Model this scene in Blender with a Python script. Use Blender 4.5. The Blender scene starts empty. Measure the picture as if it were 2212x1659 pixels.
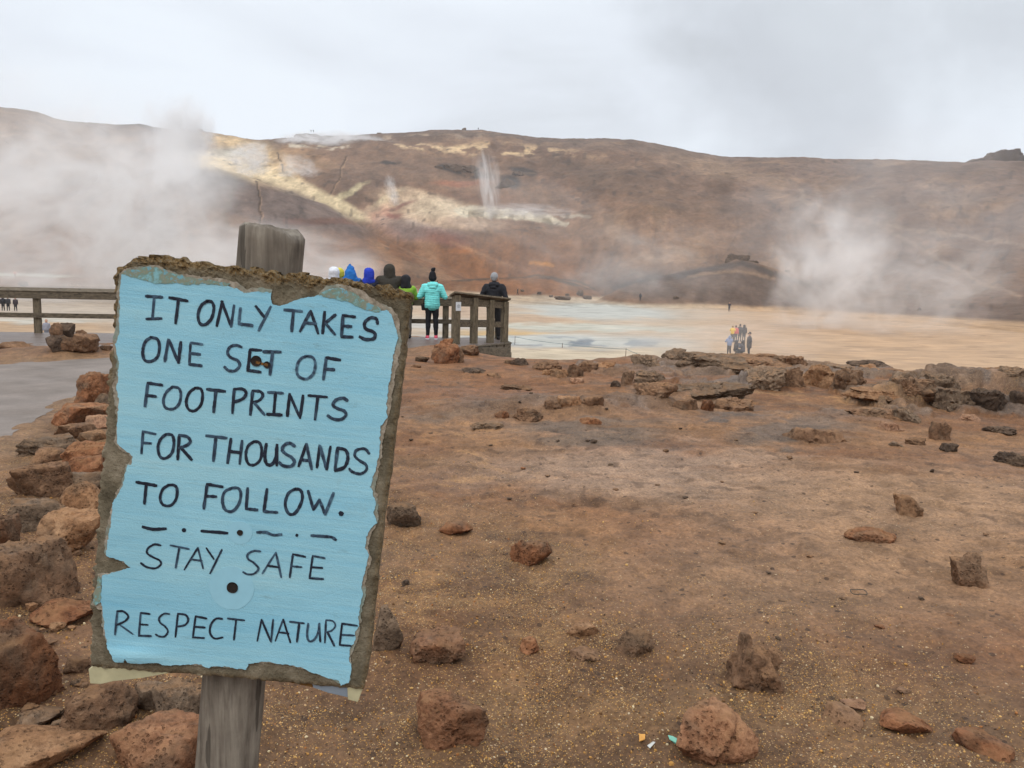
import bpy, bmesh, math, random
import numpy as np
from mathutils import Vector, Matrix
from mathutils.geometry import delaunay_2d_cdt

R = math.radians
scene = bpy.context.scene
C = scene.collection
random.seed(7)
rng = np.random.default_rng(7)

# ------------------------------------------------------------------ camera
EYE = np.array((0.0, 0.0, 1.55))
PITCH, ROLL, FPX, CX, CY = R(7.2), R(1.4), 1790.0, 1106.0, 829.5
fw = np.array((0, math.cos(PITCH), -math.sin(PITCH)))
up0 = np.array((0, math.sin(PITCH), math.cos(PITCH)))
rt0 = np.array((1.0, 0, 0))
rt = math.cos(ROLL) * rt0 + math.sin(ROLL) * up0
up = math.cos(ROLL) * up0 - math.sin(ROLL) * rt0
cd = bpy.data.cameras.new('camera')
cd.sensor_fit = 'HORIZONTAL'
cd.sensor_width = 36.0
cd.lens = 36.0 * FPX / 2212.0
cd.clip_start = 0.05
cd.clip_end = 6000.0
cam = bpy.data.objects.new('camera', cd)
C.objects.link(cam)
cam.matrix_world = Matrix(((rt[0], up[0], -fw[0], EYE[0]), (rt[1], up[1], -fw[1], EYE[1]),
                           (rt[2], up[2], -fw[2], EYE[2]), (0, 0, 0, 1)))
scene.camera = cam

# ------------------------------------------------------------------ world, sun, exposure
SUN_EL, SUN_AZ = R(52), R(205)          # sun behind the viewer, veiled by cloud
w = bpy.data.worlds.new("World")
scene.world = w
w.use_nodes = True
nt = w.node_tree
nt.nodes.clear()
def wn(t, **k):
    n = nt.nodes.new(t)
    for a, b in k.items():
        setattr(n, a, b)
    return n
wo = wn('ShaderNodeOutputWorld')
sky = wn('ShaderNodeTexSky', sky_type='NISHITA')
sky.sun_disc = False
sky.sun_elevation = SUN_EL
sky.sun_rotation = SUN_AZ
bg1 = wn('ShaderNodeBackground'); bg1.inputs[1].default_value = 0.08
nt.links.new(sky.outputs[0], bg1.inputs[0])
tc = wn('ShaderNodeTexCoord')
sep = wn('ShaderNodeSeparateXYZ'); nt.links.new(tc.outputs['Generated'], sep.inputs[0])
zz = wn('ShaderNodeMath', operation='MAXIMUM'); nt.links.new(sep.outputs[2], zz.inputs[0]); zz.inputs[1].default_value = 0.0
za = wn('ShaderNodeMath', operation='ADD'); nt.links.new(zz.outputs[0], za.inputs[0]); za.inputs[1].default_value = 0.28
dv = wn('ShaderNodeVectorMath', operation='SCALE'); nt.links.new(tc.outputs['Generated'], dv.inputs[0])
iv = wn('ShaderNodeMath', operation='DIVIDE'); iv.inputs[0].default_value = 1.0; nt.links.new(za.outputs[0], iv.inputs[1])
nt.links.new(iv.outputs[0], dv.inputs['Scale'])
cn = wn('ShaderNodeTexNoise', noise_dimensions='3D'); nt.links.new(dv.outputs[0], cn.inputs['Vector'])
cn.inputs['Scale'].default_value = 1.25; cn.inputs['Detail'].default_value = 6.0; cn.inputs['Roughness'].default_value = 0.5
cn.inputs['Distortion'].default_value = 0.4
cr = wn('ShaderNodeValToRGB'); nt.links.new(cn.outputs[0], cr.inputs[0])
e = cr.color_ramp.elements
e[0].position = 0.32; e[0].color = (0.70, 0.75, 0.81, 1)
e[1].position = 0.60; e[1].color = (0.90, 0.97, 1.05, 1)
x_ = cr.color_ramp.elements.new(0.44); x_.color = (0.82, 0.88, 0.96, 1)
# an overcast sky is brighter overhead than along the horizon
mr = wn('ShaderNodeMapRange', interpolation_type='SMOOTHSTEP'); nt.links.new(sep.outputs[2], mr.inputs[0])
mr.inputs[1].default_value = 0.30; mr.inputs[2].default_value = 0.95; mr.inputs[3].default_value = 1.0; mr.inputs[4].default_value = 1.9
# a darker cloud to the upper right, brighter cloud low over the ridge
dk_ = Vector((0.335, 0.90, 0.285)).normalized()
dp = wn('ShaderNodeVectorMath', operation='DOT_PRODUCT'); nt.links.new(tc.outputs['Generated'], dp.inputs[0]); dp.inputs[1].default_value = dk_
dn_ = wn('ShaderNodeTexNoise'); nt.links.new(tc.outputs['Generated'], dn_.inputs['Vector']); dn_.inputs['Scale'].default_value = 9.0; dn_.inputs['Detail'].default_value = 5.0
da = wn('ShaderNodeMath', operation='MULTIPLY_ADD'); nt.links.new(dn_.outputs[0], da.inputs[0]); da.inputs[1].default_value = 0.05; nt.links.new(dp.outputs['Value'], da.inputs[2])
dr_ = wn('ShaderNodeMapRange', interpolation_type='SMOOTHSTEP'); nt.links.new(da.outputs[0], dr_.inputs[0])
dr_.inputs[1].default_value = 0.992; dr_.inputs[2].default_value = 1.028; dr_.inputs[3].default_value = 1.0; dr_.inputs[4].default_value = 0.74
ck_ = wn('ShaderNodeVectorMath', operation='SCALE'); nt.links.new(cr.outputs[0], ck_.inputs[0]); nt.links.new(dr_.outputs[0], ck_.inputs['Scale'])
ml = wn('ShaderNodeVectorMath', operation='SCALE'); nt.links.new(ck_.outputs[0], ml.inputs[0]); nt.links.new(mr.outputs[0], ml.inputs['Scale'])
bg2 = wn('ShaderNodeBackground'); nt.links.new(ml.outputs[0], bg2.inputs[0]); bg2.inputs[1].default_value = 1.0
mx = wn('ShaderNodeMixShader'); mx.inputs[0].default_value = 0.97
nt.links.new(bg1.outputs[0], mx.inputs[1]); nt.links.new(bg2.outputs[0], mx.inputs[2])
nt.links.new(mx.outputs[0], wo.inputs[0])
ld = bpy.data.lights.new('sun', 'SUN')
ld.energy = 1.3; ld.angle = R(40); ld.color = (1.0, 0.96, 0.9)
sun = bpy.data.objects.new('sun', ld); C.objects.link(sun)
sd = Vector((math.sin(SUN_AZ) * math.cos(SUN_EL), math.cos(SUN_AZ) * math.cos(SUN_EL), math.sin(SUN_EL)))
sun.rotation_euler = (-sd).to_track_quat('-Z', 'Y').to_euler()
sun.location = (0, -20, 40)
vs = scene.view_settings
vs.view_transform = 'Standard'; vs.look = 'None'; vs.exposure = 0.0; vs.gamma = 1.0; vs.use_curve_mapping = False
cy = scene.cycles
cy.use_denoising = True
cy.denoiser = 'OPENIMAGEDENOISE'
cy.denoising_prefilter = 'ACCURATE'
cy.use_adaptive_sampling = True
cy.adaptive_threshold = 0.008
cy.max_bounces = 5; cy.diffuse_bounces = 2; cy.glossy_bounces = 2; cy.volume_bounces = 2
cy.volume_max_steps = 256
cy.volume_step_rate = 1.0
cy.sample_clamp_indirect = 6.0

# ------------------------------------------------------------------ helpers: noise, rays, meshes
def _hash(ix, iy, iz, seed):
    h = (ix.astype(np.int64) * 374761393 + iy.astype(np.int64) * 668265263 + iz.astype(np.int64) * 2147483647 + seed * 1274126177) & 0xFFFFFFFF
    h = ((h ^ (h >> 13)) * 1274126177) & 0xFFFFFFFF
    h = ((h ^ (h >> 16)) * 1103515245) & 0xFFFFFFFF
    h ^= h >> 15
    return (h & 0xFFFFFF) / float(0xFFFFFF) * 2.0 - 1.0
def vnoise(x, y, z=0.0, seed=0):
    x, y, z = np.broadcast_arrays(np.asarray(x, float), np.asarray(y, float), np.asarray(z, float))
    ix, iy, iz = np.floor(x), np.floor(y), np.floor(z)
    fx, fy, fz = x - ix, y - iy, z - iz
    ux, uy, uz = (f * f * f * (f * (f * 6 - 15) + 10) for f in (fx, fy, fz))
    r = 0
    for dx in (0, 1):
        for dy in (0, 1):
            for dz in (0, 1):
                wgt = (ux if dx else 1 - ux) * (uy if dy else 1 - uy) * (uz if dz else 1 - uz)
                r = r + wgt * _hash(ix + dx, iy + dy, iz + dz, seed)
    return r
def fbm(x, y, z=0.0, octaves=4, seed=0, gain=0.5, lac=2.03):
    a, s, n = 1.0, 0.0, 0.0
    x, y, z = np.asarray(x, float), np.asarray(y, float), np.asarray(z, float)
    for o in range(octaves):
        s = s + a * vnoise(x, y, z, seed + o * 17)
        n += a
        a *= gain
        x, y, z = x * lac + 11.3, y * lac + 4.7, z * lac + 8.1
    return s / n * 1.6
def sstep(a, b, v):
    t = np.clip((np.asarray(v, float) - a) / (b - a), 0, 1)
    return t * t * (3 - 2 * t)
def ray(px, py):
    a = (np.asarray(px, float) - CX) / FPX
    b = (CY - np.asarray(py, float)) / FPX
    return fw + a[..., None] * rt + b[..., None] * up
def project(x, y, z):
    p = np.stack([x, y, z], -1) - EYE
    dep = np.maximum(p @ fw, 0.05)
    return CX + FPX * (p @ rt) / dep, CY - FPX * (p @ up) / dep
def at(px, py, d):
    """The point at horizontal distance d in the direction that the picture shows at px, py."""
    v = ray(px, py)
    return EYE + v * (d / math.hypot(v[0], v[1]))
def lin(c):
    c = np.asarray(c, float) / 255.0
    return np.where(c <= 0.04045, c / 12.92, ((c + 0.055) / 1.055) ** 2.4)

def obj(name, me, mat=None, parent=None):
    o = bpy.data.objects.new(name, me)
    C.objects.link(o)
    if mat is not None and me is not None and not me.materials:
        for m_ in (mat if isinstance(mat, (list, tuple)) else [mat]):
            me.materials.append(m_)
    if parent is not None:
        o.parent = parent
        o.matrix_parent_inverse = parent.matrix_basis.inverted()
    return o
def tag(o, label=None, cat=None, group=None, kind=None):
    for k, v in (('label', label), ('category', cat), ('group', group), ('kind', kind)):
        if v:
            o[k] = v
    return o
def empty(name, loc, label, cat, group=None, rotz=0.0):
    o = bpy.data.objects.new(name, None)
    o.empty_display_size = 0.2
    o.location = loc
    o.rotation_euler = (0, 0, rotz)
    C.objects.link(o)
    return tag(o, label, cat, group)
def mesh_np(name, V, F, smooth=True):
    me = bpy.data.meshes.new(name)
    V = np.asarray(V, np.float32); F = np.asarray(F, np.int32)
    n, k = F.shape
    me.vertices.add(len(V)); me.vertices.foreach_set('co', V.ravel())
    me.loops.add(n * k); me.loops.foreach_set('vertex_index', F.ravel())
    me.polygons.add(n)
    me.polygons.foreach_set('loop_start', np.arange(n, dtype=np.int32) * k)
    me.polygons.foreach_set('use_smooth', np.full(n, smooth))
    me.update(calc_edges=True)
    return me
def color_attr(me, col, name='albedo'):
    a = me.color_attributes.new(name, 'FLOAT_COLOR', 'POINT')
    c4 = np.ones((len(me.vertices), 4), np.float32); c4[:, :3] = col
    a.data.foreach_set('color', c4.ravel())
def grid_faces(nr, nc, wrap=False):
    i = np.arange(nr - 1)[:, None] * nc
    j = np.arange(nc if wrap else nc - 1)[None, :]
    j2 = (j + 1) % nc
    a, b = i + j, i + j2
    return np.stack([a, b, b + nc, a + nc], -1).reshape(-1, 4)

class MB:
    """Collects boxes, bars and tubes into one mesh."""
    def __init__(s): s.V = []; s.F = []
    def add(s, V, F):
        o = len(s.V); s.V += [tuple(v) for v in V]; s.F += [tuple(i + o for i in f) for f in F]; return s
    def hexa(s, P): return s.add(P, [(0, 3, 2, 1), (4, 5, 6, 7), (0, 1, 5, 4), (1, 2, 6, 5), (2, 3, 7, 6), (3, 0, 4, 7)])
    def bar(s, a, b, wd, ht, side=None):
        """A square beam from a to b: wd across (horizontal), ht up."""
        a, b = np.array(a, float), np.array(b, float)
        d = (b - a) / np.linalg.norm(b - a)
        u = np.array((0, 0, 1.0)) if side is None else np.array(side, float)
        x = np.cross(d, u); x /= np.linalg.norm(x); y = np.cross(x, d)
        q = [x * sx * wd / 2 + y * sy * ht / 2 for sx, sy in ((-1, -1), (1, -1), (1, 1), (-1, 1))]
        return s.hexa([a + v for v in q] + [b + v for v in q])
    def tube(s, pts, rad, seg=10, cap=True):
        pts = [np.array(p, float) for p in pts]; n = len(pts)
        rad = rad if hasattr(rad, '__len__') else [rad] * n
        V, F = [], []
        for i, p in enumerate(pts):
            d = pts[min(i + 1, n - 1)] - pts[max(i - 1, 0)]; d = d / np.linalg.norm(d)
            u = np.array((0, 0, 1.0)) if abs(d[2]) < 0.9 else np.array((0, 1.0, 0))
            x = np.cross(d, u); x /= np.linalg.norm(x); y = np.cross(d, x)
            for k in range(seg):
                t = 2 * math.pi * k / seg
                V.append(p + rad[i] * (math.cos(t) * x + math.sin(t) * y))
        for i in range(n - 1):
            for k in range(seg):
                k2 = (k + 1) % seg
                F.append((i * seg + k, i * seg + k2, (i + 1) * seg + k2, (i + 1) * seg + k))
        if cap:
            F.append(tuple(range(seg))); F.append(tuple((n - 1) * seg + k for k in reversed(range(seg))))
        return s.add(V, F)
    def mesh(s, name, bevel=0.0, smooth=False):
        me = bpy.data.meshes.new(name)
        me.from_pydata([tuple(map(float, v)) for v in s.V], [], s.F)
        bm = bmesh.new(); bm.from_mesh(me)
        bmesh.ops.recalc_face_normals(bm, faces=bm.faces)
        if bevel:
            bmesh.ops.bevel(bm, geom=[e for e in bm.edges if len(e.link_faces) == 2 and e.calc_face_angle(0) > 0.6], offset=bevel, segments=2, affect='EDGES', profile=0.6)
        for f in bm.faces: f.smooth = smooth
        bm.to_mesh(me); bm.free()
        return me

# ------------------------------------------------------------------ materials
def new_mat(name):
    m = bpy.data.materials.new(name); m.use_nodes = True
    t = m.node_tree; t.nodes.clear()
    out = t.nodes.new('ShaderNodeOutputMaterial')
    return m, t, out
class NT:
    def __init__(s, t): s.t = t
    def n(s, typ, ins=None, **k):
        o = s.t.nodes.new(typ)
        for a, b in k.items(): setattr(o, a, b)
        for a, b in (ins or {}).items():
            if isinstance(b, bpy.types.NodeSocket): s.t.links.new(b, o.inputs[a])
            else: o.inputs[a].default_value = b
        return o
    def noise(s, vec, scale, detail=4.0, rough=0.55, dist=0.0):
        return s.n('ShaderNodeTexNoise', {'Vector': vec, 'Scale': scale, 'Detail': detail, 'Roughness': rough, 'Distortion': dist}).outputs[0]
    def vor(s, vec, scale, **k):
        return s.n('ShaderNodeTexVoronoi', {'Vector': vec, 'Scale': scale}, **k)
    def math(s, op, a, b=None, clamp=False):
        o = s.n('ShaderNodeMath', {0: a, **({1: b} if b is not None else {})}, operation=op); o.use_clamp = clamp
        return o.outputs[0]
    def ramp(s, fac, stops):
        o = s.n('ShaderNodeValToRGB', {0: fac}); el = o.color_ramp.elements
        while len(el) < len(stops): el.new(0.5)
        for i, (p, c) in enumerate(stops):
            el[i].position = p; el[i].color = (*c, 1) if len(c) == 3 else c
        return o.outputs[0]
    def rng(s, v, a, b, c=0.0, d=1.0):
        return s.n('ShaderNodeMapRange', {0: v, 1: a, 2: b, 3: c, 4: d}).outputs[0]
    def mix(s, fac, a, b, blend='MIX'):
        o = s.n('ShaderNodeMix', data_type='RGBA', blend_type=blend)
        for i, v in ((0, fac), (6, a), (7, b)):
            if isinstance(v, bpy.types.NodeSocket): s.t.links.new(v, o.inputs[i])
            else: o.inputs[i].default_value = (*v, 1) if hasattr(v, '__len__') and len(v) == 3 else v
        return o.outputs[2]
    def bump(s, h, strength, dist, normal=None):
        d = {'Height': h, 'Strength': strength, 'Distance': dist}
        if normal is not None: d['Normal'] = normal
        return s.n('ShaderNodeBump', d).outputs[0]
    def mapping(s, vec, scale=(1, 1, 1), rot=(0, 0, 0), loc=(0, 0, 0)):
        return s.n('ShaderNodeMapping', {0: vec, 1: loc, 2: rot, 3: scale}).outputs[0]
    def bsdf(s, out, color, rough=0.9, normal=None, spec=0.3):
        d = {'Base Color': color if isinstance(color, bpy.types.NodeSocket) else (*color, 1), 'Roughness': rough, 'Specular IOR Level': spec}
        if normal is not None: d['Normal'] = normal
        b = s.n('ShaderNodeBsdfPrincipled', d)
        s.t.links.new(b.outputs[0], out.inputs[0])
        return b
def A(r, g, b, k=0.8):
    return tuple(float(v) for v in lin((r, g, b)) * k)
def plain_mat(name, col, rough=0.8, var=0.15, scale=30.0, bump=0.0, spec=0.3):
    m, t, out = new_mat(name); g = NT(t)
    v = g.n('ShaderNodeTexCoord').outputs['Object']
    nz = g.noise(v, scale, 4)
    c = g.mix(g.rng(nz, 0.3, 0.7), tuple(x * (1 - var) for x in col), tuple(min(1, x * (1 + var)) for x in col))
    g.bsdf(out, c, rough, g.bump(nz, 0.4, bump) if bump else None, spec)
    return m

# ------------------------------------------------------------------ terrain: heights
def curve(pts):
    """Knots (picture x, value) -> bearing, value arrays."""
    xs = np.array([p[0] for p in pts], float)
    v = ray(xs, np.full(len(xs), 620.0))
    return np.arctan2(v[:, 0], v[:, 1]), np.array([p[1] for p in pts], float)
def crest(pts, dist):
    """A skyline given by knots (x, y) at horizontal distance dist(bearing): -> bearing, height."""
    p = np.array(pts, float)
    v = ray(p[:, 0], p[:, 1])
    th = np.arctan2(v[:, 0], v[:, 1])
    d = dist(th) if callable(dist) else np.full(len(th), float(dist))
    return th, EYE[2] + v[:, 2] / np.hypot(v[:, 0], v[:, 1]) * d
def interp(th, kv): return np.interp(th, kv[0], kv[1])

EDGE = curve([(-900, 19), (-100, 20.5), (245, 21.5), (880, 22.5), (985, 20.8), (1030, 18.6), (1095, 17.6), (1125, 16.8), (1250, 16.3), (1400, 17), (1700, 17.6), (2000, 18.0), (2212, 18.6), (3200, 18)])
TOE = curve([(-700, 260), (0, 300), (500, 280), (1000, 290), (1250, 250), (1400, 215), (1700, 181), (2212, 144), (3000, 130)])
def d_toe(th): return interp(th, TOE)
TOEZ = crest([(-700, 575), (0, 588), (500, 600), (1000, 620), (1250, 640), (1400, 651), (1700, 669), (2212, 698), (3000, 730)], d_toe)
RID = curve([(-700, 520), (0, 520), (500, 570), (1000, 600), (1500, 590), (2212, 540), (3000, 540)])
def d_rid(th): return interp(th, RID)
RIDZ = crest([(-900, 190), (-200, 212), (0, 231), (40, 237), (80, 243), (120, 257), (160, 262), (250, 269), (300, 267), (355, 277), (430, 282), (470, 289), (520, 298), (560, 304), (600, 301), (640, 297), (700, 294),
              (760, 293), (820, 290), (880, 287), (930, 282), (960, 281), (1000, 281), (1040, 281), (1080, 288), (1160, 297), (1220, 300), (1290, 300), (1360, 304), (1420, 313), (1500, 327), (1560, 337),
              (1640, 340), (1700, 343), (1800, 347), (1880, 347), (1950, 348), (2085, 350), (2130, 347), (2212, 349), (2600, 340), (3200, 330)], d_rid)
SPUR = crest([(-300, 600), (0, 540), (100, 490), (200, 430), (300, 385), (430, 353), (520, 376), (600, 404), (700, 443), (800, 497), (900, 545), (1000, 588), (1060, 625), (1200, 660)], 330.0)
SPUR2 = crest([(700, 520), (830, 470), (900, 462), (985, 452), (1060, 456), (1130, 465), (1210, 478), (1280, 505), (1400, 570), (1500, 640)], 380.0)
MND = crest([(1200, 680), (1290, 648), (1330, 628), (1400, 600), (1500, 583), (1560, 572), (1590, 560), (1632, 567), (1700, 588), (1760, 612), (1830, 645), (1900, 690)], 205.0)
MND2 = crest([(820, 660), (900, 620), (960, 606), (1040, 601), (1110, 599), (1180, 599), (1240, 611), (1290, 630), (1340, 665)], 228.0)
MOUNDS = [(4.6, 14.6, 3.0, 1.7, 0.08), (8.0, 14.2, 2.6, 2.6, 0.06), (2.9, 12.6, 0.9, 0.7, 0.05), (-1.4, 16.9, 0.9, 0.9, 0.18), (0.15, 19.3, 1.1, 1.3, -0.55), (1.0, 15.3, 1.2, 0.7, 0.10),
          (0.6, 9.7, 0.9, 0.35, 0.10), (-8.0, 14.9, 1.0, 0.8, 0.16), (-3.0, 5.2, 0.75, 2.6, 0.20), (-2.2, 3.6, 0.6, 1.2, 0.14), (-1.6, 2.6, 0.7, 0.7, 0.10)]
PATH_PX = [(-500, 850), (-250, 806), (0, 787), (120, 779), (240, 771), (420, 765), (640, 762), (860, 764), (880, 768), (600, 786), (400, 801), (262, 830), (200, 844), (165, 858), (118, 878), (95, 896), (76, 912), (40, 930), (0, 962), (-120, 1010), (-320, 1080), (-900, 1400)]
def ground_hit(px, py, z=0.0):
    v = ray(px, py); t = (z - EYE[2]) / v[..., 2]
    return EYE + v * t[..., None]
PATH_W = ground_hit(*np.array(PATH_PX, float).T)[:, :2]
def in_poly(x, y, P):
    x, y = np.asarray(x, float), np.asarray(y, float); r = np.zeros(x.shape, bool)
    for (x0, y0), (x1, y1) in zip(P, np.roll(P, -1, 0)):
        c = (y0 > y) != (y1 > y)
        r ^= c & (x < (x1 - x0) * (y - y0) / (y1 - y0 + 1e-12) + x0)
    return r
def poly_dist(x, y, P):
    x, y = np.asarray(x, float), np.asarray(y, float); best = np.full(x.shape, 1e9)
    for a, b in zip(P, np.roll(P, -1, 0)):
        d = b - a; t = np.clip(((x - a[0]) * d[0] + (y - a[1]) * d[1]) / (d @ d), 0, 1)
        best = np.minimum(best, np.hypot(x - a[0] - t * d[0], y - a[1] - t * d[1]))
    return np.where(in_poly(x, y, P), -best, best)
def smax(a, b, k): h = np.clip(0.5 + 0.5 * (a - b) / k, 0, 1); return b * (1 - h) + a * h + k * h * (1 - h)

def ledge_mask(x, y):
    m = sstep(9.2, 11.0, y) * sstep(1.6, 3.2, x) * sstep(19.5, 17.0, y)
    m = np.maximum(m, .8 * sstep(12.5, 14.5, y) * sstep(-.2, .8, x) * sstep(16.8, 15.8, y))
    m = np.maximum(m, .8 * np.exp(-((y - 9.9 - .30 * (x - .4)) / .55) ** 2) * sstep(-1.2, -.2, x) * sstep(2.4, 1.6, x))
    return m
def ledges(x, y):
    """Low shelves of bedrock breaking through the soil, each with a steep face towards the path."""
    m = ledge_mask(x, y)
    wx, wy = x + .35 * fbm(x * 1.1, y * 1.1, 4, 3, 23), y + .30 * fbm(x * 1.3, y * 1.3, 8, 3, 24)
    n = fbm(wx * .55, wy * .95, 3.0, 3, 21)
    st = .10 * sstep(.02, .10, n) + .10 * sstep(.30, .37, n) + .08 * sstep(.58, .64, n)
    jo = np.abs(vnoise(wx * 1.7, wy * 2.3, 2, 25)); j2 = np.abs(vnoise(wx * 3.6, wy * 4.6, 5, 26))
    cr = .085 * np.exp(-jo / .045) + .035 * np.exp(-j2 / .06)
    st = st * (1 - .62 * sstep(12.8, 15.2, y))
    return m * (st - cr * sstep(.0, .12, n) + .075 * fbm(x * 3.1, y * 4.0, 1, 4, 27) * sstep(-.1, .1, n)) - (.03 + .05 * sstep(12.5, 15.5, y)) * m
def plateau_z(x, y, fine=True):
    z = 0.05 * fbm(x * 0.33, y * 0.33, 0, 3, 3)
    for mx_, my_, sx, sy, a in MOUNDS:
        z = z + a * np.exp(-((x - mx_) / sx) ** 2 - ((y - my_) / sy) ** 2)
    rough = sstep(8.0, 11.5, y) * sstep(-2.5, 0.5, x)
    z = z + rough * ledges(x, y)
    if fine:
        near = np.hypot(x, y)
        z = z + 0.016 * fbm(x * 2.1, y * 2.1, 1.0, 3, 31)
        z = z + np.where(near < 14, 0.012 * fbm(x * 8, y * 8, 2.0, 3, 41) + 0.005 * fbm(x * 34, y * 34, 2.0, 2, 51) - 0.014 * sstep(.25, .55, vnoise(x * 4.2, y * 3.0, 6, 52)), 0)
    pd = poly_dist(x, y, PATH_W)
    k = sstep(-0.05, 0.5, pd)
    return z * k + .006 * np.exp(-(pd / .22) ** 2) - .03 * sstep(-.05, -.35, pd)
def plain_z(th, d):
    zt = interp(th, TOEZ); dt = d_toe(th)
    z = -4.15 + 0.72 * sstep(76, 57, d) + (zt + 4.15) * sstep(78, dt, d) ** 1.0
    return z
def height(x, y, fine=True):
    x, y = np.asarray(x, float), np.asarray(y, float)
    th, d = np.arctan2(x, y), np.hypot(x, y)
    zp = plateau_z(x, y, fine)
    ed = interp(th, EDGE) + 0.5 * fbm(th * 40, 0, 0, 3, 61)
    pl = plain_z(th, d) + 0.12 * fbm(x / 9, y / 9, 0, 4, 71) * sstep(30, 60, d)
    s = sstep(0, 1, (d - ed) / 11.0)
    z = zp * (1 - s) + pl * s
    dt, dr = d_toe(th), d_rid(th)
    zt, zr = interp(th, TOEZ), interp(th, RIDZ)
    t = (d - dt) / (dr - dt)
    tc_ = np.clip(t, 0, 1)
    f = 0.50 * tc_ + 0.50 * (tc_ * tc_ * (3 - 2 * tc_))
    f = f - 0.035 * np.sin(tc_ * math.pi * 3.0) * (1 - tc_)
    zh = zt + (zr - zt) * f - np.maximum(0, d - dr) * 0.22
    zh = np.where(t < 0, z - 1.0, zh)
    zs, zs2 = interp(th, SPUR), interp(th, SPUR2)
    def ridge(zc, dc, dtoe, back, p=1.25):
        z0 = interp(th, TOEZ) - 1.5
        u = np.clip((d - dtoe) / (dc - dtoe), 0, 1)
        front = z0 + (zc - z0) * (0.35 * u + 0.65 * np.sin(u * math.pi / 2) ** p)
        return np.where(d < dc, np.where(d < dtoe, -50, front), zc - (d - dc) * back)
    zz_ = smax(zh, ridge(zs, 330.0, 235.0, 0.18), 2.5)
    zz_ = smax(zz_, ridge(zs2, 380.0, 300.0, -0.06, 1.0), 1.5)
    zz_ = smax(zz_, ridge(interp(th, MND), 205.0, 172.0, 0.25), 0.8)
    zz_ = smax(zz_, ridge(interp(th, MND2), 228.0, 205.0, 0.10), 0.6)
    env = sstep(0.0, 0.25, t) * (1 - 0.75 * sstep(0.85, 1.0, t)) 
    gth = th + 0.05 * fbm(x / 90, y / 90, 0, 3, 83)
    gul = 1 - np.abs(vnoise(gth * 40, d / 130.0, 0, 81)) - 0.5 * np.abs(vnoise(gth * 90, d / 80.0, 0, 82))
    n = 2.4 * fbm(x / 42, y / 42, 0, 5, 91) + 1.1 * (gul - 0.45)
    zz_ = zz_ + env * n + sstep(0, 0.06, t) * 0.35 * fbm(x / 6, y / 6, 0, 3, 95)
    return np.where(d > 80, smax(z, zz_, 0.25), z)
def hit(px, py, tmax=900.0):
    """Where the line of sight through px, py meets the ground."""
    v = ray(px, py); hh = math.hypot(v[0], v[1])
    d = np.geomspace(0.9, tmax, 1500)
    P = EYE + v * (d / hh)[:, None]
    b = P[:, 2] < height(P[:, 0], P[:, 1], False)
    if not b.any(): return None
    i = int(np.argmax(b)); lo, hi = d[max(i - 1, 0)], d[i]
    for _ in range(18):
        m_ = 0.5 * (lo + hi); q = EYE + v * (m_ / hh)
        if q[2] < height(q[0:1], q[1:2], False)[0]: hi = m_
        else: lo = m_
    q = EYE + v * (hi / hh)
    return np.array((q[0], q[1], float(height(q[0:1], q[1:2])[0])))

# ------------------------------------------------------------------ terrain: ground colours (what the soil itself is)
def blob(px, py, cx, cy_, rx, ry, rot=0.0, soft=0.5):
    c, s = math.cos(R(rot)), math.sin(R(rot))
    dx, dy = px - cx, py - cy_
    q = np.hypot((dx * c + dy * s) / rx, (-dx * s + dy * c) / ry)
    return 1 - sstep(1 - soft, 1 + soft, q)
def band(px, py, pts, wd, soft=0.6):
    best = np.full(px.shape, 1e9)
    for i, (a, b) in enumerate(zip(pts[:-1], pts[1:])):
        a_, b_ = np.array(a[:2], float), np.array(b[:2], float); d = b_ - a_
        t = np.clip(((px - a_[0]) * d[0] + (py - a_[1]) * d[1]) / (d @ d), 0, 1)
        wa, wb = (a[2], b[2]) if len(a) > 2 else (wd, wd)
        best = np.minimum(best, np.hypot(px - a_[0] - t * d[0], py - a_[1] - t * d[1]) / (wa + (wb - wa) * t))
    return 1 - sstep(1 - soft, 1 + soft, best)
KH = 0.73
KF = 0.60
def over(col, m, c, k=None):
    m = np.clip(m, 0, 1)[:, None]
    return col * (1 - m) + lin(c) * (KH if k is None else k) * m

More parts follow.
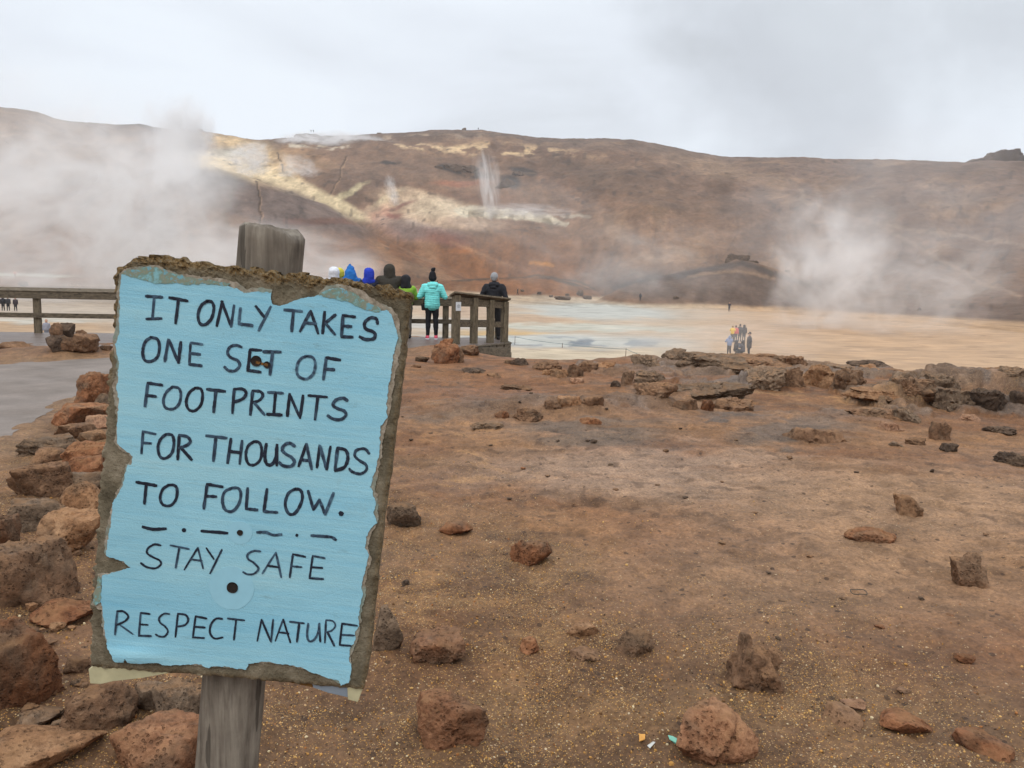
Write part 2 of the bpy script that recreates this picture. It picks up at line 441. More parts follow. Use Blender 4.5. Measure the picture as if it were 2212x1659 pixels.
def paint_hill(x, y, z):
    px, py = project(x, y, z)
    hx, hy = np.arctan2(x, y) * 430, np.hypot(x, y) * .36        # across the slope, and down it
    n1 = fbm(hx / 28, hy / 24, 0, 4, 101); n2 = fbm(hx / 28, hy / 24, 3, 4, 111)
    nf = fbm(hx / 6, hy / 6, 0, 5, 121, .6)
    st = fbm(np.arctan2(x, y) * 150, z / 26.0, 0, 4, 131)
    qx, qy = px + 16 * n1 + 5 * nf, py + 7 * n2 + 2.5 * nf
    th, d = np.arctan2(x, y), np.hypot(x, y)
    rid_py = project(np.sin(th) * d_rid(th), np.cos(th) * d_rid(th), interp(th, RIDZ))[1]
    c = np.broadcast_to(lin((134, 104, 82)) * KH, (len(x), 3)).copy()
    c = over(c, sstep(0, 1, 0.5 + 0.9 * n1), (120, 91, 71))
    c = over(c, sstep(34, 8, py - rid_py + 10 * n2) * 0.85, (112, 93, 80))
    c = over(c, sstep(1250, 1700, qx) * 0.75, (124, 100, 84))
    c = over(c, sstep(480, 540, qy) * sstep(1350, 1150, qx) * sstep(-300, 350, qx), (130, 88, 57))
    c = over(c, blob(qx, qy, 900, 585, 420, 38, 0, .7) * .8, (132, 87, 54))
    c = over(c, blob(qx, qy, 1420, 520, 260, 70, 8, .8) * .55, (138, 104, 78))
    gl = 1 - np.abs(vnoise(th * 55 + .8 * n1, d / 95.0, 0, 84))
    c = over(c, sstep(.80, .97, gl) * sstep(-.2, .5, n2) * sstep(660, 620, py) * .45, (88, 68, 54))
    c = over(c, sstep(.15, .6, fbm(hx / 17, hy / 14, 0, 5, 161)) * .45, (98, 76, 60))
    c = over(c, sstep(.25, .7, fbm(hx / 22, hy / 14, 0, 5, 171)) * .40, (164, 130, 100))
    # the mauve-grey face of the near spur and the orange slope under it
    c = over(c, blob(qx, qy, 520, 432, 150, 42, 16, .3) * .95, (116, 99, 90))
    c = over(c, blob(qx, qy, 690, 455, 120, 40, 24, .35) * .9, (118, 100, 91))
    c = over(c, blob(qx, qy, 470, 378, 60, 28, 20, .5) * .8, (96, 84, 76))
    c = over(c, band(qx, qy, [(620, 476), (760, 478), (860, 486)], 7) * .6, (118, 76, 58))
    c = over(c, blob(qx, qy, 840, 375, 130, 40, 0, .6) * .75, (120, 95, 78))
    c = over(c, blob(qx, qy, 1020, 430, 160, 20, 6, .7) * .6, (128, 90, 66))
    # yellow and cream altered bands
    ye = (204, 174, 134); cr_ = (214, 198, 172)
    c = over(c, band(qx, qy, [(420, 288, 8), (470, 298, 15), (520, 314, 20), (570, 333, 24), (615, 356, 19), (655, 390, 11)], 14, .8) * (.75 + .25 * sstep(-.4, .3, nf)), ye)
    c = over(c, band(qx, qy, [(385, 330, 10), (440, 340, 19), (500, 354, 22), (560, 370, 21), (620, 388, 17), (690, 415, 12), (760, 445, 10), (810, 472, 7)], 14, .7), (212, 188, 150), .86)
    c = over(c, band(qx, qy, [(400, 322), (470, 333), (530, 349)], 5) * .7, (222, 206, 184))
    c = over(c, blob(qx, qy, 500, 326, 34, 10, 8, .7) * .7, (206, 200, 184))
    c = over(c, blob(qx, qy, 650, 345, 50, 26, 20, .8) * .55, (188, 148, 108))
    c = over(c, band(qx, qy, [(700, 420, 7), (745, 436, 10), (790, 465, 7)], 8) * .8, (214, 192, 152))
    c = over(c, blob(qx, qy, 755, 455, 40, 12, 30, .7) * .6, (200, 178, 140))
    c = over(c, blob(qx, qy, 770, 408, 30, 8, -35, .5) * .8, (210, 192, 150))
    for bx, by, rx, ry, ro, cc in ((830, 440, 46, 9, -30, (208, 194, 156)), (900, 432, 74, 18, 10, (206, 176, 144)), (880, 462, 80, 28, 0, (200, 168, 138)), (950, 455, 66, 26, 5, (214, 190, 158)),
                                   (850, 480, 60, 20, 30, (182, 140, 116)), (910, 492, 70, 12, 10, (160, 140, 126)), (862, 470, 14, 6, 0, (140, 84, 70)), (875, 448, 30, 4, -20, (132, 86, 74)),
                                   (1000, 480, 80, 14, 4, (186, 156, 130)), (990, 395, 60, 6, 0, (146, 98, 74))):
        c = over(c, blob(qx, qy, bx, by, rx, ry, ro, .6) * (.75 + .35 * sstep(-.3, .5, nf)), cc)
    c = over(c, band(qx, qy + 3 * st, [(985, 455, 10), (1030, 458, 11), (1080, 463, 11), (1130, 466, 11), (1180, 473, 9), (1222, 481, 4)], 10, .35) * (.7 + .3 * sstep(-.4, .3, nf)), (208, 192, 164))
    c = over(c, band(qx, qy, [(1000, 460), (1060, 464), (1130, 470), (1190, 478)], 6, .8) * sstep(.05, .35, st), (140, 124, 98))
    c = over(c, band(qx, qy, [(1222, 468), (1262, 466)], 3) * .6, (192, 178, 156))
    c = over(c, blob(qx, qy, 930, 508, 80, 16, 8, .5) * .7, (126, 82, 70))
    c = over(c, blob(qx, qy, 890, 500, 44, 14, 10, .6) * .7, (122, 104, 94))
    c = over(c, blob(qx, qy, 960, 520, 40, 10, 20, .7) * .4, (150, 92, 70))
    c = over(c, blob(qx, qy, 990, 540, 44, 6, 0, .7) * .5, (176, 110, 60))
    c = over(c, band(qx, qy, [(1150, 566), (1180, 572)], 4) * .8, (196, 132, 60))
    c = over(c, band(qx, qy, [(960, 520), (1060, 555), (1120, 578)], 3) * .5, (164, 122, 88))
    # pale streaks under the ridge
    pale = sstep(.0, .45, nf + .5 * n1)
    c = over(c, band(qx, qy, [(780, 318), (880, 322), (960, 326), (1060, 330), (1180, 334)], 6) * pale, (200, 170, 132))
    c = over(c, band(qx, qy, [(640, 318), (720, 322), (800, 320)], 4) * pale * .9, (196, 180, 158))
    c = over(c, blob(qx, qy, 1120, 330, 130, 13, 3, .7) * pale * .9, (206, 174, 132))
    c = over(c, blob(qx, qy, 900, 300, 150, 7, -2, .7) * pale * .7, (170, 148, 124))
    c = over(c, blob(qx, qy, 1560, 365, 120, 16, 12, .8) * .4, (170, 140, 112))
    c = over(c, blob(qx, qy, 110, 330, 200, 60, 10, .8) * .5, (176, 150, 124))
    # dark lava patches
    dk = sstep(-.35, .15, nf + .3)
    for bx, by, rx, ry, ro in ((985, 363, 42, 11, 8), (1010, 372, 50, 9, 14), (1098, 398, 24, 13, 12), (1132, 376, 36, 7, 12), (950, 360, 10, 6, 0), (1085, 402, 12, 6, 0), (840, 352, 22, 4, -4)):
        c = over(c, blob(qx, qy, bx, by, rx, ry, ro, .35) * dk, (62, 53, 47))
    c = over(c, blob(qx, qy, 1290, 368, 150, 18, 6, .7) * .7, (106, 84, 68))
    c = over(c, blob(qx, qy, 1330, 395, 120, 22, 14, .7) * .6, (108, 86, 70))
    c = over(c, blob(qx, qy, 1480, 450, 130, 7, 8, .8) * .5, (110, 90, 76))
    c = over(c, band(qx, qy, [(248, 268), (300, 267), (352, 278), (400, 284)], 6) * .85, (84, 72, 64))
    c = over(c, blob(qx, qy, 300, 285, 60, 14, 8, .7) * .5, (112, 92, 80))
    # the knoll and the low brown ridge on the flat
    c = over(c, blob(qx, qy, 1560, 622, 280, 42, 4, .35) * .9, (106, 88, 77))
    c = over(c, band(qx, qy, [(1330, 620), (1400, 604), (1500, 586), (1590, 572), (1680, 592), (1760, 615)], 6) * .9, (82, 70, 63))
    c = over(c, band(qx, qy, [(1480, 597), (1580, 588), (1680, 602)], 3) * .6, (158, 128, 102))
    c = over(c, sstep(1750, 1950, qx) * sstep(610, 660, qy) * .7, (106, 86, 74))
    c = over(c, band(qx, qy, [(960, 604), (1040, 602), (1110, 599), (1180, 599), (1240, 611), (1280, 624)], 2.6) * .85, (78, 66, 54))
    c = over(c, blob(qx, qy, 1130, 626, 130, 16, 4, .6) * .75, (138, 92, 60))
    c = over(c, band(qx, qy, [(1140, 640), (1200, 638), (1262, 643)], 3) * .8, (94, 72, 54))
    # dry gullies and cracks
    wob = 2.2 * fbm(px / 9, py / 9, 0, 3, 141)
    for ln, wd in (([(552, 392), (556, 410), (563, 430), (560, 448), (563, 466), (561, 482)], 1.9), ([(748, 338), (738, 362), (734, 384), (722, 404), (712, 420)], 1.5), ([(600, 330), (608, 350), (612, 370)], 1.3)):
        c = over(c, band(px + wob, py, ln, wd, .5), (76, 56, 42))
        c = over(c, band(px + wob - 3.4, py, ln, 1.2, .6) * .5, (176, 142, 110))
    c = over(c, band(qx, qy, [(1690, 385), (1740, 425), (1800, 455), (1860, 478), (1920, 506), (2000, 545), (2090, 585), (2212, 640)], 3.2, .9) * .5, (164, 138, 116))
    c = over(c, band(qx, qy, [(1700, 388), (1740, 412)], 7) * .5, (104, 86, 76))
    c = over(c, band(qx, qy, [(1880, 485), (2010, 505), (2120, 520), (2250, 545)], 4) * .35, (176, 152, 130))
    stone = sstep(.62, .8, vnoise(hx / 2.6, hy / 2.0, 0, 151)) * sstep(.0, .5, n1 + .3)
    c = over(c, stone * .55, (74, 62, 54))
    return c * (1 + 0.24 * nf + 0.035 * st)[:, None]

def paint_flat(x, y, z):
    px, py = project(x, y, z)
    def ovf(c_, m_, cc): return over(c_, m_, cc, KF)
    n1 = fbm(x / 13, y / 13, 0, 4, 201); nf = fbm(x / 3, y / 3, 0, 4, 211)
    hs = fbm(px / 60, y / 6.0, 0, 4, 221)
    qx, qy = px + 30 * n1, py + 4 * hs + 2 * nf
    c = np.broadcast_to(lin((208, 184, 156)) * KF, (len(x), 3)).copy()
    c = ovf(c, sstep(-.2, .6, hs) * .5, (200, 168, 132))
    c = ovf(c, sstep(640, 610, qy), (142, 98, 66))
    c = ovf(c, blob(qx, qy, 1280, 672, 150, 17, 2, .4), (208, 205, 193))
    c = ovf(c, blob(qx, qy, 1120, 692, 120, 9, 2, .5), (206, 172, 138))
    c = ovf(c, blob(qx, qy, 1230, 708, 240, 7, 1, .5), (212, 206, 186))
    c = ovf(c, blob(qx, qy, 980, 672, 100, 12, 2, .5), (206, 174, 144))
    c = ovf(c, blob(qx, qy, 1180, 737, 260, 15, 1, .5), (208, 205, 193))
    c = ovf(c, blob(qx, qy, 1180, 740, 240, 10, 1, .6) * sstep(.0, .35, hs + .4 * nf), (136, 142, 146))
    c = ovf(c, blob(qx, qy, 930, 700, 110, 12, 1, .5) * .8, (212, 206, 196))
    c = ovf(c, blob(qx, qy, 1060, 718, 90, 5, 1, .6), (222, 182, 122))
    c = ovf(c, sstep(748, 762, qy) * sstep(1500, 1300, qx), (226, 204, 172))
    c = ovf(c, sstep(1420, 1650, qx) * .85, (210, 168, 126))
    c = ovf(c, sstep(420, 250, qx) * sstep(600, 640, qy) * .8, (204, 186, 166))
    c = ovf(c, blob(qx, qy, 60, 708, 260, 16, 0, .5) * .8, (196, 156, 112))
    c = ovf(c, blob(qx, qy, 40, 590, 130, 8, 2, .4) * .95, (212, 212, 194))
    c = ovf(c, blob(qx, qy, 60, 694, 160, 5, 0, .5) * .8, (214, 208, 192))
    return c * (1 + 0.10 * nf + 0.07 * hs)[:, None]

def grit_zone(x, y, z):
    """Where loose ochre pumice gravel lies over the trodden soil."""
    px, py = project(x, y, z)
    n = fbm(x * 1.3, y * 1.3, 0, 4, 341)
    ln = 1010 + np.clip(px - 870, -2000, 2000) * .40
    g_ = sstep(-120, 160, py - ln + 130 * n) * (.55 + .45 * sstep(-.3, .5, fbm(x * 2.6, y * 2.6, 0, 4, 351)))
    g_ = np.maximum(g_, .8 * sstep(.1, .6, n) * sstep(1600, 1900, px) * sstep(900, 850, py))
    return np.clip(g_, 0, 1)
def paint_ground(x, y, z):
    px, py = project(x, y, z)
    n1 = fbm(x * .8, y * .8, 0, 4, 301); nf = fbm(x * 5, y * 5, 0, 4, 311); n3 = fbm(x * 2.2, y * 3.2, 0, 4, 321)
    d = np.hypot(x, y)
    qx, qy = px + 60 * n1, py + 26 * n3
    k = 0.79
    def ov(c_, m_, cc): return over(c_, m_, cc, k)
    c = np.broadcast_to(lin((142, 104, 72)) * k, (len(x), 3)).copy()
    c = ov(c, sstep(-.4, .6, n1) * .7, (122, 82, 54))
    c = ov(c, blob(qx, qy, 1400, 1020, 380, 52, 2, .7) * .85, (160, 132, 110))
    c = ov(c, blob(qx, qy, 1900, 1090, 460, 80, 2, .8) * .8, (156, 124, 96))
    c = ov(c, blob(qx, qy, 1800, 1260, 480, 100, 0, .8) * .75, (150, 118, 90))
    c = ov(c, blob(qx, qy, 1250, 930, 170, 26, 2, .5) * .8, (108, 92, 78))
    c = ov(c, blob(qx, qy, 1700, 935, 130, 22, 0, .5) * .8, (106, 92, 80))
    c = ov(c, blob(qx, qy, 1560, 897, 90, 9, 0, .5) * .8, (88, 80, 74))
    c = ov(c, blob(qx, qy, 950, 890, 90, 14, 0, .6) * .6, (116, 98, 82))
    c = ov(c, sstep(880, 820, qy) * sstep(800, 950, qx) * .55, (136, 90, 56))
    c = ov(c, sstep(.1, .6, n3) * sstep(960, 900, qy) * sstep(800, 950, qx) * .6, (104, 82, 66))
    lm = ledge_mask(x, y); wx, wy = x + .35 * fbm(x * 1.1, y * 1.1, 4, 3, 23), y + .30 * fbm(x * 1.3, y * 1.3, 8, 3, 24)
    ln = fbm(wx * .55, wy * .95, 3.0, 3, 21)
    bare = lm * sstep(.0, .12, ln + .15 * nf)
    c = ov(c, bare * .9, (126, 104, 86))
    c = ov(c, bare * sstep(.0, .5, n1 + .4 * nf) * .8, (112, 98, 88))
    c = ov(c, bare * sstep(.1, .5, n3) * .7, (142, 108, 80))
    jo = np.abs(vnoise(wx * 1.7, wy * 2.3, 2, 25))
    c = ov(c, bare * np.exp(-jo / .05) * .5, (70, 54, 42))
    yel = sstep(.15, .65, nf + .4 * n3)
    for bx, by, rx, ry in ((980, 1010, 200, 60), (1080, 1370, 260, 60), (1000, 1250, 240, 60), (1350, 1500, 380, 90), (1900, 1560, 500, 90), (2000, 845, 90, 40), (1750, 860, 150, 20), (330, 1480, 200, 120), (170, 1230, 110, 60)):
        c = ov(c, blob(qx, qy, bx, by, rx, ry, 0, .8) * yel * .5, (162, 122, 78))
    c = ov(c, sstep(1380, 1560, qy) * .55, (112, 86, 62))
    c = ov(c, sstep(300, 120, qx) * sstep(1000, 1200, qy) * .6, (118, 82, 58))
    c = ov(c, grit_zone(x, y, z) * .6, (104, 80, 58))
    pd = poly_dist(x, y, PATH_W)
    c = ov(c, sstep(.7, 0, pd + .3 * n3) * .5, (140, 112, 86))
    dk = sstep(.55, .8, vnoise(x * 11, y * 11, 0, 331)) * sstep(3, 6, d)
    c = ov(c, dk * .5, (84, 62, 46))
    return c * (1 + 0.26 * nf + 0.10 * n3)[:, None]

def earth_mat(name, kind):
    m, t, out = new_mat(name); g = NT(t)
    v = g.n('ShaderNodeTexCoord').outputs['Object']
    col = g.n('ShaderNodeAttribute', attribute_name='albedo').outputs['Color']
    if kind == 'near':
        # loose grit: single grains of pumice, cream, ochre and black, thinning out in patches
        patch = g.math('MULTIPLY', g.n('ShaderNodeAttribute', attribute_name='grit').outputs['Fac'], g.rng(g.noise(v, 2.4, 5, .62), .34, .56), True)
        vz = g.vor(v, 170.0, feature='F1'); vb = g.vor(v, 75.0, feature='F1')
        ro = g.n('ShaderNodeSeparateColor', {0: vz.outputs['Color']}); rb = g.n('ShaderNodeSeparateColor', {0: vb.outputs['Color']})
        g1 = g.math('MULTIPLY', g.math('LESS_THAN', vz.outputs['Distance'], .42), g.math('GREATER_THAN', ro.outputs[0], g.rng(patch, 0, 1, .97, .40)))
        grain = g.ramp(ro.outputs[1], [(0, A(116, 80, 46)), (.35, A(180, 130, 70)), (.75, A(212, 166, 98)), (1, A(220, 192, 146))])
        c = g.mix(g.math('MULTIPLY', g1, .85), col, grain)
        g2 = g.math('MULTIPLY', g.math('LESS_THAN', vb.outputs['Distance'], .36), g.math('GREATER_THAN', rb.outputs[0], .84))
        gr2 = g.ramp(rb.outputs[1], [(0, A(64, 48, 38)), (.45, A(96, 66, 46)), (.75, A(196, 150, 96)), (1, A(220, 200, 168))])
        c = g.mix(g.math('MULTIPLY', g2, g.rng(patch, 0, 1, .5, .9)), c, gr2)
        fine = g.noise(v, 48, 6, .7)
        c = g.mix(1.0, c, g.ramp(g.rng(fine, .3, .7), [(0, (.62, .6, .58)), (.5, (1, 1, 1)), (1, (1.4, 1.38, 1.34))]), 'MULTIPLY')
        mid = g.noise(v, 11, 7, .72)
        c = g.mix(1.0, c, g.ramp(g.rng(mid, .3, .7), [(0, (.66, .64, .62)), (.5, (1, 1, 1)), (1, (1.22, 1.2, 1.16))]), 'MULTIPLY')
        vk = g.vor(v, 19.0, feature='F1'); rk = g.n('ShaderNodeSeparateColor', {0: vk.outputs['Color']})
        gk = g.math('MULTIPLY', g.math('LESS_THAN', vk.outputs['Distance'], .26), g.math('GREATER_THAN', rk.outputs[0], .86))
        c = g.mix(g.math('MULTIPLY', gk, .7), c, A(62, 46, 36))
        hgt = g.math('ADD', g.math('MULTIPLY', g.math('ADD', g1, g.math('MULTIPLY', g2, 2.0)), .12), g.noise(v, 22, 8, .72))
        nrm = g.bump(hgt, .75, .02)
        wet = g.rng(g.noise(v, .5, 3), .35, .7, .62, .95)
        g.bsdf(out, c, wet, nrm, .22)
    elif kind == 'flat':
        sv = g.mapping(v, (0.30, 0.8, 1))
        c = g.mix(1.0, col, g.ramp(g.rng(g.noise(sv, .9, 8, .72, .6), .32, .68), [(0, (.66, .63, .60)), (.5, (1, 1, 1)), (1, (1.2, 1.2, 1.2))]), 'MULTIPLY')
        dsp = g.rng(g.noise(g.mapping(v, (.5, .5, 1)), 2.2, 6, .75), .60, .70)
        c = g.mix(g.math('MULTIPLY', dsp, .5), c, A(120, 96, 76))
        g.bsdf(out, c, .75, g.bump(g.noise(v, .8, 6, .65), .5, .25), .3)
    else:
        sv = g.mapping(v, (0.12, 0.045, 0.12))
        c = g.mix(1.0, col, g.ramp(g.rng(g.noise(sv, 1.6, 8, .68), .3, .7), [(0, (.70, .68, .66)), (.5, (1, 1, 1)), (1, (1.26, 1.25, 1.23))]), 'MULTIPLY')
        c = g.mix(1.0, c, g.ramp(g.rng(g.noise(g.mapping(v, (.6, .22, .5)), 1.0, 6, .72), .3, .7), [(0, (.74, .73, .72)), (1, (1.2, 1.2, 1.19))]), 'MULTIPLY')
        nb = g.bump(g.noise(v, .12, 8, .65), .7, 2.4)
        g.bsdf(out, c, .95, nb, .15)
    return m

# ------------------------------------------------------------------ terrain: meshes
def columns(n_in, n_out):
    a = np.linspace(-R(41), R(41), n_in)
    b = np.linspace(R(41), 2 * math.pi - R(41), n_out + 2)[1:-1]
    return np.concatenate([a, b])
def wrapth(th): return np.arctan2(np.sin(th), np.cos(th))
def terrain(name, th, rows, paint, mat, fine):
    """rows: array (nr, nc) of distances along each bearing."""
    nr, nc = rows.shape
    X, Y = np.sin(th) * rows, np.cos(th) * rows
    x, y = X.ravel(), Y.ravel()
    z = height(x, y, fine)
    me = mesh_np(name, np.stack([x, y, z], -1), grid_faces(nr, nc, True))
    me.flip_normals()
    vis = np.broadcast_to(np.abs(wrapth(th)) < R(60), (nr, nc)).ravel()
    col = np.zeros((len(x), 3))
    col[vis] = paint(x[vis], y[vis], z[vis])
    if paint is paint_hill:                      # the foot of the slope runs out into the mud of the flat
        tv, dv_ = np.arctan2(x[vis], y[vis]), np.hypot(x[vis], y[vis])
        low = 1 - sstep(0.15, 0.9, z[vis] - plain_z(tv, np.minimum(dv_, d_toe(tv))) + 0.25 * fbm(x[vis] / 8, y[vis] / 8, 0, 3, 411))
        low = (low * sstep(1.06, .96, dv_ / d_toe(tv)))[:, None]
        col[vis] = col[vis] * (1 - low) + paint_flat(x[vis], y[vis], z[vis]) * low
    col[~vis] = col[vis].mean(0)
    color_attr(me, np.clip(col, 0.004, 0.9))
    if paint is paint_ground:
        gr = np.zeros(len(x), np.float32); gr[vis] = grit_zone(x[vis], y[vis], z[vis])
        me.attributes.new('grit', 'FLOAT', 'POINT').data.foreach_set('value', gr)
    o = obj(name, me, mat)
    tag(o, kind='structure')
    return o
def blend_rows(a, b, n, power=1.0):
    u = (np.linspace(0, 1, n) ** power)[:, None]
    return a[None, :] * (1 - u) + b[None, :] * u
th = columns(980, 70)
tw = wrapth(th)
e1 = interp(tw, EDGE) + 2.5
near_rows = np.exp(blend_rows(np.full(len(th), math.log(0.55)), np.log(e1), 640, .85))
ground = terrain('ground', th, near_rows, paint_ground, earth_mat('volcanic_soil', 'near'), True)
th2 = columns(560, 50); tw2 = wrapth(th2)
e1b = interp(tw2, EDGE) + 2.5; t2 = d_toe(tw2)
flat_rows = np.exp(blend_rows(np.log(e1b - 0.6), np.log(np.minimum(t2 - 25, 168.0)), 150))
mud = terrain('mud_flat', th2, flat_rows, paint_flat, earth_mat('mud', 'flat'), False)
th3 = columns(980, 60); tw3 = wrapth(th3)
t3 = np.minimum(d_toe(tw3) - 27, 166.0)
r3 = d_rid(tw3)
hill_rows = np.concatenate([blend_rows(t3, r3, 330, 1.25), blend_rows(r3 + 4, r3 + 260, 16)])
hill = terrain('hill', th3, hill_rows, paint_hill, earth_mat('altered_rock', 'hill'), False)

# the grey path: a sheet a finger's breadth above the soil
def sheet(name, poly, step, zf, jitter=0.0, seed=0):
    P = np.asarray(poly, float); L = []
    for a, b in zip(P, np.roll(P, -1, 0)):
        n = max(1, int(np.hypot(*(b - a)) / (step * .35)))
        for i in range(n): L.append(a + (b - a) * i / n)
    L = np.array(L)
    if jitter: L = L + jitter * np.stack([fbm(L[:, 0] * 4, L[:, 1] * 4, 0, 3, seed), fbm(L[:, 0] * 4, L[:, 1] * 4, 5, 3, seed)], -1)
    gx, gy = np.meshgrid(np.arange(L[:, 0].min(), L[:, 0].max(), step), np.arange(L[:, 1].min(), L[:, 1].max(), step))
    pts = np.stack([gx.ravel(), gy.ravel()], -1)
    pts = pts[poly_dist(pts[:, 0], pts[:, 1], L) < -step * .4]
    n = len(L)
    vs_, _, fs, *_r = delaunay_2d_cdt([Vector(p) for p in np.concatenate([L, pts])], [(i, (i + 1) % n) for i in range(n)], [], 1, 1e-5)
    V = np.array([tuple(v) for v in vs_])
    me = bpy.data.meshes.new(name)
    me.from_pydata([(a, b, c) for (a, b), c in zip(V, zf(V[:, 0], V[:, 1]))], [], [tuple(f) for f in fs])
    return me
m_, t_, o_ = new_mat('worn_path'); g_ = NT(t_)
v_ = g_.n('ShaderNodeTexCoord').outputs['Object']
c_ = g_.ramp(g_.rng(g_.noise(v_, 1.6, 6, .65), .3, .7), [(0, A(132, 120, 110, .66)), (.55, A(150, 137, 127, .66)), (1, A(164, 149, 138, .66))])
c_ = g_.mix(g_.math('MULTIPLY', g_.rng(g_.noise(v_, 60, 4, .7), .52, .7), .5), c_, A(96, 84, 74, .62))
g_.bsdf(o_, c_, g_.rng(g_.noise(v_, .9, 3), .3, .7, .6, .9), g_.bump(g_.noise(v_, 34, 7, .7), .6, .012), .2)
PATH_IN = [p for p in PATH_W if np.hypot(*p) < 60]
path = tag(obj('path', sheet('path', PATH_IN, 0.16, lambda x, y: 0.004 + 0.010 * fbm(x * 1.5, y * 1.5, 0, 3, 401), 0.035, 402), m_), kind='structure')

# ------------------------------------------------------------------ the sign on its post
SY = 1.300                       # the board stands this far ahead, upright and facing back along the path
def z1(x, y): return ((300 + x * .63291) * .54861, (860 + y * .63291) * .54861)
def z2(x, y): return ((300 + x * .63291) * .54861, (1800 + y * .63291) * .54861)
def on_sign(p, y0=SY):
    v = ray(p[0], p[1]); return EYE + v * (y0 / v[1])
post_y = SY + 0.022 + 0.055
p_top = on_sign((589, 497), post_y); p_low = on_sign((490, 1659), post_y)
ax = (p_top - p_low) / np.linalg.norm(p_top - p_low)
base = p_low - ax * ((p_low[2] + 0.15) / ax[2])
sign = empty('sign', tuple(p_low - ax * (p_low[2] / ax[2])), 'tilted sky-blue hand-lettered sign with torn edges on a round wooden post', 'sign')

def wood_mat(name, cols, axis_scale=(60, 60, 4), rough=.85, wet=0.0):
    m, t, out = new_mat(name); g = NT(t)
    v = g.n('ShaderNodeTexCoord').outputs['Object']
    gv = g.mapping(v, axis_scale)
    n1 = g.noise(gv, 1.0, 8, .68, .4); n2 = g.noise(v, 14, 5, .6)
    c = g.ramp(g.rng(g.math('ADD', g.math('MULTIPLY', n1, .7), g.math('MULTIPLY', n2, .3)), .32, .68), [(0, cols[0]), (.45, cols[1]), (1, cols[2])])
    ck = g.math('LESS_THAN', g.noise(g.mapping(v, tuple(a * .7 for a in axis_scale)), 1.0, 3, .5), .36)
    c = g.mix(g.math('MULTIPLY', ck, .55), c, tuple(x * .3 for x in cols[0]))
    nb = g.bump(n1, .8, .004)
    g.bsdf(out, c, rough, nb, .25)
    return m
WOOD_POST = wood_mat('weathered_post', (A(74, 66, 56), A(122, 112, 100), A(166, 156, 140)), (55, 55, 4))
# the post: not quite round, flattened on two sides, the top sawn and chamfered
def make_post():
    L = float(np.linalg.norm(p_top - base)); seg, rows = 72, 90
    V, F = [], []
    xa = np.array((1.0, 0, 0)); xa = xa - ax * (xa @ ax); xa /= np.linalg.norm(xa); ya = np.cross(ax, xa)
    for i in range(rows + 1):
        s = L * i / rows
        for k in range(seg):
            a = 2 * math.pi * k / seg
            r = 0.0515 * (1 + .045 * math.cos(2 * a + .6) + .02 * math.cos(3 * a + 1.0)) * (1 + .03 * (1 - s / L))
            r += 0.0006 * float(vnoise(a * 5, s * 2.2, 0, 501)) + 0.0004 * float(vnoise(a * 19, s * 4, 0, 502)) - 0.0022 * max(0.0, float(vnoise(a * 5, s * 1.1, 3, 503)) - .45)
            top = L - max(0, L - s)
            lim = L + 0.004 - 0.030 * max(0, math.cos(a - R(-18)) - .45) - 0.006 * max(0, -math.cos(a)) - .005 * float(vnoise(a * 3, 0, 0, 504)) * .5
            s2 = min(s, lim - .0001)
            V.append(base + ax * s2 + r * (math.cos(a) * xa + math.sin(a) * ya))
    for i in range(rows):
        for k in range(seg):
            k2 = (k + 1) % seg
            F.append((i * seg + k, i * seg + k2, (i + 1) * seg + k2, (i + 1) * seg + k))
    # sawn end, in rings
    last = rows * seg; prev = [last + k for k in range(seg)]
    top_pts = np.array(V[last:]); cen = top_pts.mean(0) + ax * .004
    for q in (.86, .6, .3):
        st = len(V)
        for k in range(seg):
            pq = cen + (top_pts[k] - cen) * q + ax * (.0065 * (1 - abs(q - .86) / .86) + .0015 * float(vnoise(k * .9, q * 9, 0, 505)))
            V.append(pq)
        cur = [st + k for k in range(seg)]
        for k in range(seg):
            F.append((prev[k], prev[(k + 1) % seg], cur[(k + 1) % seg], cur[k]))
        prev = cur
    V.append(cen + ax * .006)
    for k in range(seg): F.append((prev[k], prev[(k + 1) % seg], len(V) - 1))
    mb = MB(); mb.add(V, F)
    return mb.mesh('post', smooth=True)
sp = Vector(sign.location)
rel = lambda V: [tuple(np.asarray(v) - np.array(sp)) for v in V]
def sign_part(name, V, F, mat, parent=sign, smooth=False, recalc=True):
    me = bpy.data.meshes.new(name); me.from_pydata([tuple(map(float, v)) for v in V], [], [tuple(f) for f in F])
    if recalc:
        bm = bmesh.new(); bm.from_mesh(me); bmesh.ops.recalc_face_normals(bm, faces=bm.faces)
        for f in bm.faces: f.smooth = smooth
        bm.to_mesh(me); bm.free()
    return obj(name, me, mat, parent)
pm = make_post()
post = obj('post', pm, WOOD_POST, sign)

# local axes of the board: along the lettering and down the board
q00, q10, q01, q11 = (on_sign(p) for p in (z1(240, 235), z1(2080, 455), z2(72, 1315), z2(1795, 1455)))
bx_ = (q10 - q00); bx_ /= np.linalg.norm(bx_)
ang = math.atan2(bx_[2], bx_[0])

